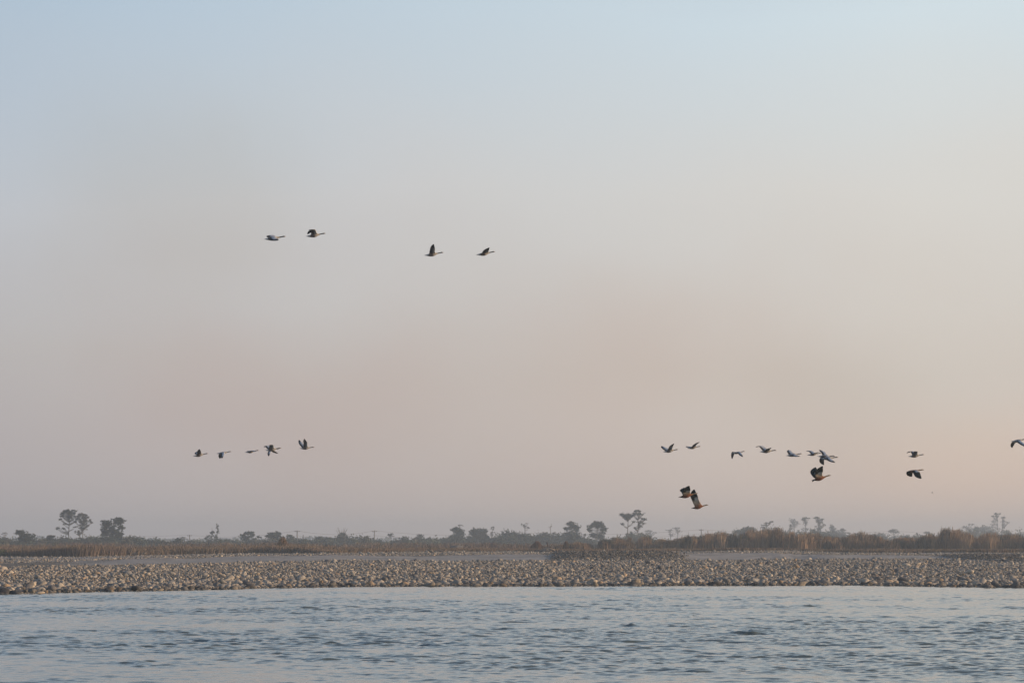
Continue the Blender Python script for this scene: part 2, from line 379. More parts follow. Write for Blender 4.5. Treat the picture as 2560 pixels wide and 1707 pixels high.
def cat(*ds): return {k: np.concatenate([d[k] for d in ds]) for k in ds[0]}
nos = lambda X, Y: 1 - .93 * ss(.35, .6, sandmask(X, Y))
A1 = scatter(lambda X: Yshore(X) - 1.6, lambda X: Yshore(X) + 18, 23, .048, .52, keep=nos)
A2 = scatter(lambda X: Yshore(X) + 18, lambda X: Yfoot(X) + .8, 14, .043, .50, keep=nos)
A3 = scatter(lambda X: Yfoot(X) - 2, lambda X: Ytop(X) + 6, 18, .046, .42, keep=lambda X, Y: np.clip(moundmask(X, Y) * 3, 0, 1), dark=.48)  # dark grey mound stones, the face's shade also put into their colour
A4 = scatter(lambda X: Ytop(X) - .5, lambda X: Ygrass(X) + 4, 5, .045, .45, keep=lambda X, Y: nos(X, Y) * .8 + .06)
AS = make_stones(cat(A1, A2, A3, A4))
# the three hundred that show largest are things of their own
inview = (np.abs(AS['X']) < .178 * AS['Y']) & (AS['Y'] < Yshore(AS['X']) + 34)
ang = np.where(inview, AS['r'] / AS['Y'], 0)
big = np.argsort(-ang)[:285]
mask = np.ones(len(ang), bool); mask[big] = False
def stones_mesh(P, m):
    S, e, v = P['S'][m], P['e'][m], P['v'][m]
    k = len(S); M = rotm(e[:, 0], e[:, 1], e[:, 2])
    V = np.einsum('kij,knj->kni', M, variants[v] * S[:, None, :]) + np.stack([P['X'][m], P['Y'][m], P['z'][m]], -1)[:, None, :]
    Fq = icoF[None] + (np.arange(k) * len(icoV))[:, None, None]
    return V.reshape(-1, 3), Fq.reshape(-1, 3), np.repeat(P['c'][m], len(icoV), 0)
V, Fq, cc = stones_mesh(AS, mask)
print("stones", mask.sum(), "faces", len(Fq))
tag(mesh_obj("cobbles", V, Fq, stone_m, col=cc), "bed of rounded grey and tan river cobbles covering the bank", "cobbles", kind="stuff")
def stone_obj(i, P, name="river_cobble"):
    m = np.zeros(len(P['X']), bool); m[i] = True
    loc = np.array([P['X'][i], P['Y'][i], P['z'][i]])
    V, Fq, cc = stones_mesh(P, m)
    return mesh_obj(name, V - loc, Fq, stone_m, col=cc, loc=loc)
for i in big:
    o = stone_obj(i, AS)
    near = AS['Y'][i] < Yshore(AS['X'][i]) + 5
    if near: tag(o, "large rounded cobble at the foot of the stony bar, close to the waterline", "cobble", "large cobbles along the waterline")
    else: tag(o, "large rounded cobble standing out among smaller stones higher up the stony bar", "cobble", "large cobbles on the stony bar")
def special(px, py, Y, r, c, label, S=(1.1, .9, .85)):
    p = at(px, py, Y)
    P = dict(X=np.array([p.x]), Y=np.array([Y]), z=np.array([p.z]), S=np.array([[r * S[0], r * S[1], r * S[2]]]), e=np.array([[.1, .05, .6]]), v=np.array([3]), c=np.array([c]))
    tag(stone_obj(0, P), label, "cobble")
special(100, 1481, 119.8, .15, (.40, .34, .27), "pale flat stone lying alone in the water just off the left end of the bar", (1.5, 1, .45))
special(1195, 1431, 176, .15, (.45, .40, .32), "round cream stone on the bar, straight below the rightmost high goose")
special(1926, 1440, 165, .15, (.50, .44, .36), "round pale boulder standing upright on the bar below the flock on the right", (.95, .9, 1.05))
special(2552, 1396, 225, .24, (.42, .35, .27), "tall tan boulder on the bar at the right edge of the photo", (.9, .9, 1.2))
special(1345, 1461, 147, .13, (.38, .35, .30), "bright rounded stone at the waterline below the driftwood stump with upright branches", (1.2, 1, .7))
special(752, 1445, 152, .21, (.36, .33, .29), "broad grey boulder, largest on the left half of the bar", (1.3, 1, .85))

# ------------------------------------------------------------------ dry grass and reeds
def blades(X, Y, h, wd, lean, cols, base=None):
    """one thin bent blade (two quads) each"""
    k = len(X); z = terrain(X, Y) - .03 if base is None else base
    a = rng.uniform(0, 2 * math.pi, k); dx, dy = np.cos(a) * wd / 2, np.sin(a) * wd / 2
    la = rng.uniform(0, 2 * math.pi, k); lx = np.cos(la) * lean * h + .06 * h; ly = np.sin(la) * lean * h
    V = np.empty((k, 6, 3))
    for j, (f, wf, lf) in enumerate([(0, 1, 0), (.55, .9, .3), (1.0, .35, 1.0)]):
        V[:, 2 * j] = np.stack([X - dx * wf + lx * lf, Y - dy * wf + ly * lf, z + h * f], -1)
        V[:, 2 * j + 1] = np.stack([X + dx * wf + lx * lf, Y + dy * wf + ly * lf, z + h * f], -1)
    Fq = np.array([[0, 1, 3, 2], [2, 3, 5, 4]])[None] + (np.arange(k) * 6)[:, None, None]
    return V.reshape(-1, 3), Fq.reshape(-1, 4), np.repeat(cols, 6, 0)
leaf_m = mat("dry_grass", attr=True, rough=.9, noise=.12, nscale=2, spec=.1)
def mixc(a, b, t): return np.array(a)[None] * (1 - t[:, None]) + np.array(b)[None] * t[:, None]
# low meadow grass
K = 210000
X = rng.uniform(-78, 78, K); yg = Ygrass(X)
Y = yg + np.abs(rng.exponential(14, K)) - 1.0
m = (np.abs(X) < .215 * Y) & (Y < 420); X, Y = X[m], Y[m]
hl = np.interp(X, [-50, -25, -12, 0, 60], [.95, .80, .42, .30, .30])
hn = .55 + .8 * vnoise(X * .5, Y * .3, 51, 3.0)
h = hl * hn * rng.uniform(.7, 1.1, len(X))
c = mixc((.205, .155, .122), (.18, .142, .10), vnoise(X, Y, 52, 4.0)) * rng.uniform(.75, 1.25, (len(X), 1))
V, Fq, cc = blades(X, Y, h, .05, .25, c)
tag(mesh_obj("dry_grass", V, Fq, leaf_m, col=cc, smooth=False), "low dry brown grass covering the flat behind the stony bar", "grass", kind="stuff")
# reddish dry brush behind it
K = 90000
X = rng.uniform(-90, 60, K); Y = rng.uniform(385, 500, K)
cl = vnoise(X * .6, Y * .2, 61, 2.2)
m = (cl > .42) & (np.abs(X) < .215 * Y) & (X < np.interp(Y, [385, 500], [8, 14])); X, Y, cl = X[m], Y[m], cl[m]
h = (.25 + .85 * ss(.4, .95, cl)) * rng.uniform(.5, 1.05, len(X))
c = mixc((.17, .125, .10), (.10, .095, .07), (rng.random(len(X)) > .5) * vnoise(X, Y, 62, 3.)) * rng.uniform(.7, 1.3, (len(X), 1))
V, Fq, cc = blades(X, Y, h, .10, .40, c)
tag(mesh_obj("dry_brush", V, Fq, leaf_m, col=cc, smooth=False), "tangled reddish brown dry brush in front of the left tree line", "brush", kind="stuff")
# tall reeds on the right
prof_px = [1395, 1430, 1445, 1475, 1500, 1530, 1560, 1600, 1640, 1680, 1720, 1740, 1790, 1850, 1880, 1900, 1950, 1970, 2000, 2030, 2080, 2110, 2150, 2200, 2260, 2310, 2350, 2380, 2420, 2480, 2520, 2600, 2800]
prof_row = [1362, 1356, 1352, 1356, 1350, 1348, 1341, 1338, 1342, 1347, 1338, 1343, 1330, 1335, 1328, 1334, 1325, 1326, 1331, 1332, 1342, 1338, 1331, 1336, 1340, 1338, 1330, 1333, 1336, 1337, 1339, 1337, 1337]
ncl = 560; ck = []
for i in range(ncl):
    pxq = rng.uniform(1395, 2800); Yq = 372 + 42 * rng.random() ** 1.4
    ck.append((pxq, Yq))
Xs, Ys, hs, cs_, leans = [], [], [], [], []
for pxq, Yq in ck:
    row = np.interp(pxq, prof_px, prof_row); Xq = (pxq - 1280) / F * Yq
    zg_ = float(terrain(Xq, Yq)); top = CAMZ + (HOR - row) / F * Yq
    hh = (top - zg_) * rng.uniform(.62, 1.12) * (.84 + .34 * float(vnoise(np.array([pxq]), np.array([0.]), 77, 46.)[0]))
    if hh < .3: continue
    if pxq < 1640 and rng.random() < .45: continue
    k = 190; rad = rng.uniform(.5, 1.25)
    ox = rng.normal(0, rad * .55, k); Xs.append(Xq + ox); Ys.append(rng.normal(Yq, rad * .5, k))
    tpk = rng.integers(0, k, 14); hs.append(hh * (1 - .38 * np.minimum((ox / rad) ** 2, 1.2)) * (1 - .45 * rng.random(k) ** 2.2)); hs[-1][tpk] *= rng.uniform(1.05, 1.22, 14)
    colr = np.array([(.26, .175, .11), (.19, .135, .09), (.08, .073, .055), (.34, .24, .155)][rng.choice(4, p=[.38, .27, .22, .13])])
    cs_.append(colr[None] * rng.uniform(.75, 1.25, (k, 1)))
X, Y, h, c = np.concatenate(Xs), np.concatenate(Ys), np.concatenate(hs), np.concatenate(cs_)
V, Fq, cc = blades(X, Y, h, .06, .12, c)
tag(mesh_obj("reeds", V, Fq, leaf_m, col=cc, smooth=False), "tall dense tan and brown reeds along the right half of the far bank", "reeds", kind="stuff")

def grass_clump(px0, px1, row_top, row_base, Y, k, c, label):
    p = at((px0 + px1) / 2, row_base, Y); wd = (px1 - px0) / F * Y / 2; hh = (row_base - row_top) / F * Y
    x = np.clip(rng.normal(0, wd * .5, k), -wd, wd); y = rng.normal(0, wd * .5, k)
    h = hh * (1 - .75 * (np.abs(x) / wd) ** 1.5) * rng.uniform(.6, 1.03, k)
    cc_ = np.array(c)[None] * rng.uniform(.7, 1.3, (k, 1))
    V, Fq, cc = blades(x, y, h, .05, .10, cc_, base=np.zeros(k))
    return tag(mesh_obj("grass_clump", V, Fq, leaf_m, col=cc, smooth=False, loc=p), label, "grass clump", "lone clumps of tall grass")
grass_clump(688, 722, 1342, 1375, 338, 1500, (.17, .105, .05), "tall orange brown grass clump standing alone on a pale sand ledge, left of centre")
grass_clump(1407, 1421, 1351, 1371, 345, 620, (.15, .10, .06), "slim grass clump right of the driftwood stump with upright branches")
grass_clump(1327, 1357, 1351, 1370, 352, 900, (.14, .09, .065), "reddish grass clump left of the driftwood stump with upright branches")

# ------------------------------------------------------------------ leaves, bushes, trees
green_m = mat("foliage", attr=True, rough=.75, noise=.25, nscale=.8, spec=.2)
bark_m = mat("bark", (.13, .115, .10), rough=.95, noise=.3, nscale=4)
palebark_m = mat("pale_bark", (.30, .27, .24), rough=.95, noise=.25, nscale=4)
def leaves(C, size, cols, flat=.0):
    """randomly turned leaf-spray quads at centres C"""
    k = len(C); a = rng.normal(0, 1, (k, 3)); a[:, 2] *= (1 - flat); a /= np.linalg.norm(a, axis=1)[:, None]
    b_ = rng.normal(0, 1, (k, 3)); b_[:, 2] *= (1 - flat); b_ -= a * (a * b_).sum(1)[:, None]; b_ /= np.linalg.norm(b_, axis=1)[:, None]
    s = size * rng.uniform(.6, 1.3, (k, 1)); a = a * s * .75; b_ = b_ * s * .42
    V = np.stack([C - a, C - b_ * .9 + a * .1, C + a, C + b_], 1)
    Fq = np.arange(4)[None] + (np.arange(k) * 4)[:, None]
    return V.reshape(-1, 3), Fq, np.repeat(cols, 4, 0)
def lobe_pts(cx, cz, rx, rz, ry, k, clump, ragged=.25, shell=.35, flat=.7, per=26):
    """leaf centres gathered in clumps through an ellipsoid"""
    nc = max(3, k // per)
    d = rng.normal(0, 1, (nc, 3)); d /= np.linalg.norm(d, axis=1)[:, None]
    rr_ = (shell + (1 - shell) * rng.random(nc)) ** .6 * rng.uniform(1 - ragged, 1.02, nc)
    cen = d * rr_[:, None] * np.array([rx, ry, rz]) + np.array([cx, 0, cz])
    which = rng.integers(0, nc, k)
    p = cen[which] + rng.normal(0, 1, (k, 3)) * np.array([clump, clump, clump * flat]) * (rng.uniform(.6, 1.5, nc)[which])[:, None]
    return p, cen
GREENS = {'dark': (.040, .054, .038), 'mid': (.062, .078, .048), 'olive': (.078, .080, .054), 'grey': (.09, .088, .075), 'blue': (.038, .054, .043)}
def bush(px, row_top, wpx, Y, tone, label, group, name="bush", row_base=None, k=340, leaf=.24):
    X = (px - 1280) / F * Y; z0 = float(terrain(X, Y)) - .1
    top = CAMZ + (HOR - row_top) / F * Y; hh = max(top - z0, .8); rx = wpx / F * Y / 2
    parts = []; nl = 3
    for j in range(nl):
        cx = rng.uniform(-.45, .45) * rx; sz = rng.uniform(.6, .95) if j else 1.0
        p, _ = lobe_pts(cx if j else 0, hh * sz * .48, rx * rng.uniform(.6, .95), hh * sz * .50, rx * .8, k // nl, .20 + .05 * hh, ragged=.35, shell=.1, per=14)
        parts.append(p)
    C = np.concatenate(parts); C = C[C[:, 2] > 0.0]
    c = np.array(GREENS[tone])[None] * rng.uniform(.7, 1.35, (len(C), 1)) * (1 + .25 * (rng.random((len(C), 1)) > .85))
    V, Fq, cc = leaves(C, leaf, c)
    return tag(mesh_obj(name, V, Fq, green_m, col=cc, smooth=False, loc=(X, Y, z0)), label, "bush", group)

skyline = [(0, 1343), (30, 1348), (100, 1346), (140, 1350), (160, 1340), (185, 1345), (235, 1341), (320, 1339), (345, 1340), (365, 1342), (385, 1347), (405, 1349), (425, 1352), (500, 1355), (515, 1352), (560, 1352), (585, 1351),
           (610, 1349), (650, 1348), (720, 1345), (745, 1348), (770, 1350), (815, 1343), (850, 1336), (885, 1336), (900, 1344), (920, 1342), (940, 1347), (975, 1353), (1000, 1345), (1030, 1348), (1050, 1338), (1065, 1345), (1090, 1340),
           (1110, 1342), (1130, 1333), (1165, 1344), (1180, 1330), (1210, 1327), (1220, 1338), (1235, 1337), (1250, 1326), (1265, 1319), (1280, 1324), (1300, 1325), (1315, 1328), (1335, 1335), (1352, 1330), (1375, 1325),
           (1390, 1328), (1410, 1326), (1440, 1333), (1455, 1338), (1470, 1347), (1530, 1347), (1545, 1341), (1560, 1330), (1590, 1327), (1605, 1333), (1640, 1346), (1700, 1350), (1770, 1342), (1785, 1333), (1800, 1331), (1815, 1338),
           (1840, 1326), (1870, 1318), (1890, 1325), (1905, 1322), (1930, 1314), (1950, 1320), (1965, 1332), (2010, 1328), (2030, 1321), (2050, 1322), (2068, 1326), (2085, 1325), (2100, 1333), (2120, 1335), (2150, 1342), (2170, 1335),
           (2200, 1334), (2230, 1342), (2290, 1335), (2310, 1342), (2330, 1337), (2350, 1345), (2400, 1332), (2430, 1321), (2450, 1317), (2480, 1322), (2500, 1331), (2515, 1326), (2535, 1336), (2550, 1331), (2600, 1335)]
spx, srow = zip(*skyline)
px = -60.0
while px < 2640:
    row = np.interp(px, spx, srow)
    if px < 430: Y, tone, lab, grp = 620, rng.choice(['mid', 'dark', 'olive']), "low dark green bush in the thicket under and between the left-hand trees", "bushes under the left-hand trees"
    elif px < 1100: Y, tone, lab, grp = 690, rng.choice(['mid', 'olive', 'dark', 'grey']), "low hazy grey-green bush in the thin scrub line left of centre", "bushes of the thin scrub line left of centre"
    elif px < 1480: Y, tone, lab, grp = 760, 'blue', "tall dense blue-green bush in the thick clump at the centre", "bushes of the thick clump at the centre"
    elif px < 1740: Y, tone, lab, grp = 760, 'mid', "hazy bush behind the reeds around the palm-like tree", "bushes around the palm-like tree"
    else: Y, tone, lab, grp = 900 + 220 * (px > 2080), rng.choice(['blue', 'mid']), "pale hazy bush whose top shows over the reeds on the right", "far bushes behind the right-hand reeds"
    Y = Y * rng.uniform(.94, 1.06)
    wpx = rng.uniform(22, 40)
    row -= 4 if px < 1740 else 8
    bush(px, row + rng.uniform(-2, 6), wpx, Y, tone, lab, grp, k=1100, leaf=.34 * Y / 650)
    if 1100 < px < 1480: bush(px + 7, row + rng.uniform(4, 16), wpx, Y - 25, tone, lab, grp, k=900, leaf=.38)
    px += rng.uniform(12, 19)
# row of distant wood closing the horizon
K = 42000
X = rng.uniform(-520, 520, K); Y = 1560 + rng.uniform(-25, 25, K)
hh = 1.5 + 3.2 * vnoise(X, X * 0, 71, 26) + 2.2 * vnoise(X, X * 0, 72, 7)
C = np.stack([X, Y, 1.6 + hh * rng.random(K)], -1)
V, Fq, cc = leaves(C, .9, np.array(GREENS['blue'])[None] * rng.uniform(.7, 1.3, (K, 1)))
tag(mesh_obj("distant_woodland", V, Fq, green_m, col=cc, smooth=False), "pale far-off strip of woodland along the horizon", "woodland", kind="stuff")
# two single bushes
bush(10, 1366, 44, 284, 'mid', "low bright green bush in the dry grass at the left edge of the photo", None, k=520, leaf=.12)
bush(142, 1357, 22, 455, 'dark', "small dark bush in the brush below the two tall thin-crowned trees", None, k=300, leaf=.2)

def tree(Y, tpx, lobes, label, tone='dark', lean=0, trunk_w=2.4, bark=bark_m, twigs=14, row_base=1368, name="tree", leaf=None, flat=.7, top_row=None, sparse=False, trunks=None, clump=None, cat_="tree"):
    """lobes: (px centre, row centre, half width px, half height px, leaf count)"""
    s = Y / F
    X0 = (tpx - 1280) * s; z0 = float(terrain(X0, Y)) - .1
    root = tag(empty(name, (X0, Y, z0)), label, cat_)
    def loc(px_, row): return Vector(((px_ - 1280) * s - X0, 0, CAMZ + (HOR - row) * s - z0))
    T = TubeSet(); topr = top_row if top_row else min(l_[1] for l_ in lobes)
    tops = []
    for (bx, tx) in (trunks or [(tpx, tpx + lean)]):
        p0 = loc(bx, 0); p0.z = 0; p1 = loc(tx, topr); p1.y += random.uniform(-.5, .5)
        pts = [p0.lerp(p1, q) + Vector((random.uniform(-1, 1), random.uniform(-1, 1), 0)) * (.6 * s * (0 < q < 1)) for q in (0, .2, .4, .6, .8, 1)]
        wt = trunk_w * s / 2
        T.add(pts, [wt * 1.25, wt, wt * .85, wt * .65, wt * .45, wt * .2], 7); tops.append(pts)
    allC, allN = [], []
    for (cx, cr, rx, rz, k) in lobes:
        c = loc(cx, cr); fu = 1.0 if sparse else 1.18; rxm, rzm = rx * s * fu, rz * s * fu
        kk = int(k * .95) if sparse else int(k * 2.1)
        p, cen = lobe_pts(c.x, c.z, rxm, rzm, rxm * .85, kk, (.95 if sparse else 1.45) * s, ragged=.42, shell=.3 if sparse else .05, flat=flat, per=(6 if k < 130 else 9) if sparse else 10)
        allC.append(p)
        pts = min(tops, key=lambda q: abs(q[-1].x - c.x))
        sel = cen[rng.choice(len(cen), min(len(cen), max(4, int(twigs * k / 700) + 4)), replace=False)]
        for e in sel:
            e = Vector(e); f = min(max((e.z - .38 * abs(e.x - pts[0].x)) / max(pts[-1].z, .1) * .9, .25), .93) * 5
            i = min(int(f), 4); st = pts[i].lerp(pts[i + 1], f - i)
            mid = st.lerp(e, .55) + Vector((0, 0, -.10 * (e - st).length))
            wt = trunk_w * s / 2 * (.34 if sparse else .3)
            T.add([st, mid, e], [wt, wt * .6, wt * .25], 5)
    T.obj("trunk", bark, root)
    C = np.concatenate(allC)
    lf = leaf if leaf else 2.6
    c = np.array(GREENS[tone])[None] * rng.uniform(.7, 1.35, (len(C), 1))
    V, Fq, cc = leaves(C, lf * s, c, flat=.25)
    mesh_obj("crown", V, Fq, green_m, root, col=cc, smooth=False)
    return root

def ring(cx, cy, rx, ry, kk, per, arc=(20, 160), size=6, h=3):
    """small leaf clumps round the edge of an open crown"""
    out = []
    for j in range(kk):
        a = R(arc[0] + (arc[1] - arc[0]) * (j + .5) / kk + random.uniform(-6, 6)); q = random.uniform(.88, 1.05)
        out.append((cx + rx * q * math.cos(a), cy - ry * q * math.sin(a), size * random.uniform(.7, 1.3), h * random.uniform(.7, 1.3), per))
    return out
# --- left group
tree(560, 63, [(51, 1331, 13, 8, 420), (72, 1344, 22, 14, 800), (60, 1346, 16, 10, 300)], "dense dark rounded tree, leftmost dark crown of the bank", 'dark')
tree(700, 14, [(14, 1335, 8, 6, 60), (14, 1346, 10, 6, 60)], "thin pale leafless-looking tree left of the leftmost dark crown", 'grey', bark=palebark_m, sparse=True)
tree(600, 130, [(130, 1341, 14, 4, 260), (124, 1348, 9, 4, 90), (142, 1350, 8, 4, 90)], "low flat-topped tree left of the two tall thin-crowned trees", 'dark', flat=.4)
tree(640, 174.6, ring(173, 1303, 22, 27, 11, 80, (5, 175), 6, 3) + [(165, 1277, 9, 3, 130), (186, 1276, 9, 3, 130), (176, 1283, 15, 3, 90), (147, 1320, 7, 4, 80), (160, 1321, 8, 3, 60), (163, 1310, 8, 3, 30), (190, 1318, 8, 4, 30), (172, 1295, 14, 10, 50), (186, 1300, 10, 8, 30)],
     "tallest tree of the left bank, bare slender trunk and open thin crown", 'dark', trunk_w=2.6, sparse=True, twigs=120, top_row=1278)
tree(640, 204, ring(209, 1312, 22, 26, 9, 60, (5, 170), 5, 3) + [(208, 1286, 14, 4, 260), (210, 1300, 18, 11, 520), (211, 1316, 19, 10, 380), (200, 1330, 14, 8, 240)],
     "tall feathery grey-brown tree just right of the tallest left tree", 'grey', trunk_w=2.2, sparse=True, twigs=120, top_row=1290, trunks=[(203, 203), (208, 211)])
tree(600, 285, [(268, 1310, 15, 11, 620), (298, 1303, 17, 10, 760), (266, 1328, 14, 12, 560), (284, 1326, 12, 14, 520), (305, 1318, 9, 7, 200), (299, 1336, 12, 12, 520), (283, 1346, 26, 12, 800)],
     "broad dense dark tree with a small gap of sky in its crown, left bank", 'dark', trunk_w=3)
# --- thin line left of centre
tree(620, 447, [(446, 1353, 10, 8, 300)], "small dark rounded tree by the left utility pole", 'dark')
tree(1050, 459, [(458, 1346, 10, 8, 120)], "pale small tree rising behind the small dark tree by the left utility pole", 'grey', sparse=True, row_base=1366)
tree(1150, 489, [(489, 1350, 11, 5, 130)], "pale low tree right of the left utility pole", 'grey', sparse=True)
tree(700, 532, [(531, 1330, 9, 5, 150), (525, 1340, 10, 5, 90), (518, 1345, 6, 3, 60), (540, 1340, 9, 8, 130), (546, 1350, 12, 6, 180), (527, 1352, 12, 7, 160), (545, 1315, 3.5, 6, 45), (546, 1327, 3.5, 10, 60)],
     "open tree with a thin creeper-like spire rising from its right side", 'dark', sparse=True, twigs=50, trunks=[(532, 531), (540, 546)], top_row=1318)
tree(690, 621, [(622, 1332, 13, 4, 220), (608, 1338, 8, 3, 80), (634, 1338, 8, 5, 110), (616, 1343, 13, 5, 150), (620, 1351, 20, 6, 260), (638, 1347, 6, 3, 40)],
     "rounded open tree left of the lone tall grass clump", 'dark', twigs=30)
tree(680, 688, [(684, 1337, 16, 8, 560), (697, 1335, 8, 7, 260), (672, 1340, 9, 4, 130), (690, 1350, 22, 10, 560), (650, 1342, 7, 1.2, 50), (708, 1345, 8, 7, 160)],
     "dense rounded dark tree directly behind the lone tall grass clump", 'dark')
tree(700, 726, ring(727, 1352, 9, 13, 7, 26, (25, 155), 2.0, 5) + [(727, 1351, 7, 5, 90)], "banana-like plant with upright spiky leaves right of the lone grass clump", 'mid', leaf=2.6, twigs=10, cat_="plant", name="banana_plant")
tree(720, 806, [(800, 1345, 14, 6, 260), (822, 1347, 12, 5, 180), (806, 1352, 20, 7, 260)], "low layered tree right of the tall utility pole near the lone grass clump", 'dark', flat=.4)
tree(740, 857, [(857, 1336, 15, 4, 170), (850, 1342, 12, 6, 150), (865, 1345, 14, 8, 260)], "spreading tree with bare upper twigs left of the middle utility pole", 'dark', flat=.4)
tree(720, 917, [(917, 1343, 6, 5, 100), (913, 1352, 8, 6, 110)], "small open tree directly left of the middle utility pole", 'mid', sparse=True)
tree(760, 976, [(974, 1336, 5, 1.6, 60), (981, 1334, 4, 1.6, 45), (978, 1339, 8, 1.6, 70), (980, 1352, 6, 4, 60)], "tiny umbrella-shaped tree on a thin stem right of the middle utility pole", 'dark', flat=.3, trunk_w=1.2, leaf=1.7, twigs=20)
tree(760, 1050, [(1050, 1343, 10, 7, 240), (1046, 1352, 14, 7, 240)], "small pointed dark tree right of the tiny umbrella-shaped tree", 'blue')
# --- centre clump
tree(760, 1143, [(1140, 1324, 12, 7, 420), (1150, 1331, 16, 9, 560), (1143, 1342, 20, 9, 520)], "dense rounded tree at the left end of the centre clump", 'blue')
tree(800, 1150, [(1150, 1312, 10, 5, 26)], "bare twiggy treetop above the left end of the centre clump", 'grey', sparse=True, twigs=600, trunk_w=2.6)
tree(760, 1196, [(1187, 1328, 13, 8, 420), (1207, 1328, 13, 7, 380), (1196, 1340, 20, 11, 620)], "broad bamboo-like clump with drooping edges in the centre clump", 'blue', leaf=2.8)
tree(800, 1230, [(1230, 1321, 11, 6, 50), (1233, 1332, 9, 6, 60)], "thin sparse tree in the gap right of the bamboo-like clump", 'dark', sparse=True, twigs=160, trunk_w=1.2)
tree(800, 1312, [(1312, 1311, 11, 6, 70), (1318, 1318, 9, 4, 40)], "thin rusty twiggy tree rising from the centre clump", 'grey', sparse=True, twigs=200, trunk_w=2.4)
tree(800, 1376, [(1376, 1316, 9, 7, 20)], "bare forked treetop above the dark clump left of the centre right layered tree", 'grey', sparse=True, twigs=700, trunk_w=2.6)
tree(760, 1428, [(1426, 1309, 12, 6, 320), (1434, 1316, 16, 6, 340), (1420, 1321, 14, 5, 240), (1440, 1323, 10, 6, 240), (1430, 1336, 22, 10, 680)], "large layered tree at the right end of the centre clump", 'blue', flat=.4, twigs=30)
tree(740, 1492, ring(1492, 1326, 20, 20, 9, 90, (-5, 185), 8, 5) + [(1492, 1315, 12, 6, 240), (1482, 1338, 9, 6, 170), (1500, 1340, 13, 9, 300), (1508, 1326, 8, 9, 170)],
     "round open-crowned tree standing alone between the centre clump and the palm-like tree", 'dark', twigs=30)
tree(720, 1569, [(1554, 1286, 7, 3, 120), (1563, 1291, 8, 4, 170), (1569, 1288, 6, 6, 170), (1578, 1289, 7, 4, 150), (1585, 1284, 5, 3, 80), (1569, 1296, 8, 5, 240), (1556, 1310, 6, 2, 40), (1583, 1305, 5, 3, 40)],
     "palm-like tree with a spreading Y-shaped dark crown on a bare trunk", 'blue', trunk_w=3.2, twigs=20, leaf=2.0, top_row=1292)
tree(740, 1594.5, [(1592, 1278, 13, 4, 330), (1603, 1284, 13, 5, 300), (1607, 1298, 11, 4, 210), (1600, 1304, 9, 4, 130), (1598, 1315, 12, 4, 170), (1588, 1320, 7, 4, 110), (1584, 1288, 6, 4, 90), (1609, 1308, 6, 3, 60)],
     "tall layered tree with tiered foliage touching the palm-like tree", 'dark', trunk_w=2.4, twigs=60, flat=.4, sparse=True, top_row=1280, leaf=2.0)
tree(1350, 1626, [(1622, 1327, 17, 2.5, 200), (1636, 1331, 9, 2.5, 80), (1618, 1333, 12, 3, 90)], "pale flat-topped far tree right of the palm-like tree", 'grey', flat=.25, sparse=True, twigs=120, leaf=1.8)
tree(1350, 1683, [(1672, 1325, 13, 2.5, 150), (1690, 1320, 14, 2, 200), (1696, 1328, 14, 4, 140), (1680, 1335, 16, 4, 110)], "wide pale umbrella-crowned far tree left of the right-hand utility pole", 'grey', flat=.25, sparse=True, twigs=160, leaf=1.8, trunks=[(1676, 1674), (1692, 1693)])
# --- right, behind the reeds
tree(900, 1866, [(1870, 1324, 20, 7, 520), (1848, 1330, 12, 6, 240)], "dark bushy tree with a stepped top over the reeds, right of the right-hand utility pole", 'blue', flat=.4)
tree(950, 1916, [(1917, 1307, 12, 2.2, 180), (1908, 1312, 9, 2, 110), (1927, 1304, 7, 1.8, 80), (1906, 1318, 8, 2.2, 90)], "flat layered tree whose thin tiers lean above the reeds, right of centre", 'dark', flat=.3, leaf=1.7, sparse=True, twigs=50)
tree(1500, 1984, [(1980, 1301, 11, 8, 240), (1990, 1308, 10, 10, 190), (1978, 1318, 12, 10, 160)], "very pale hazy tree left of the twin layered trees", 'grey', sparse=True, twigs=60, leaf=1.9)
tree(1050, 1975, [(1975, 1313, 2.2, 4, 60), (1975, 1322, 3.5, 2, 20)], "dark narrow stump-like treetop in front of the very pale hazy tree", 'dark', trunk_w=2, leaf=1.5)
tree(1120, 2012, [(2012, 1295, 11, 3, 260), (2006, 1299, 8, 3, 110), (2014, 1308, 11, 4, 110), (2010, 1322, 12, 6, 160)], "left tree of the twin layered trees above the right-hand reeds", 'dark', sparse=True, twigs=60, leaf=1.8, flat=.4)
tree(1120, 2044, [(2040, 1294, 12, 3, 280), (2052, 1299, 11, 4, 220), (2046, 1306, 14, 5, 170), (2058, 1312, 7, 5, 110), (2044, 1318, 15, 7, 180), (2036, 1328, 22, 8, 420)], "right tree of the twin layered trees above the right-hand reeds", 'dark', sparse=True, twigs=80, leaf=1.8, flat=.4)
tree(1250, 2080, [(2078, 1316, 7, 6, 130), (2082, 1324, 11, 5, 160), (2085, 1333, 18, 7, 300)], "pale pointed hazy tree right of the twin layered trees", 'blue', leaf=1.9)
tree(1250, 2105, [(2105, 1325, 7, 6, 150), (2104, 1334, 12, 6, 200)], "smaller pale pointed hazy tree beside the pale pointed tree", 'blue', leaf=1.9)
tree(1300, 2232, [(2232, 1325, 13, 3, 180), (2224, 1328, 8, 3, 90), (2240, 1330, 10, 2.5, 110)], "small pale layered tree peeping over the middle of the right-hand reeds", 'dark', flat=.3, leaf=1.8)
tree(1300, 2319, [(2315, 1331, 9, 3, 150), (2325, 1335, 10, 3, 130)], "low pale treetop left of the highest single reed plume", 'dark', flat=.4, leaf=1.8)
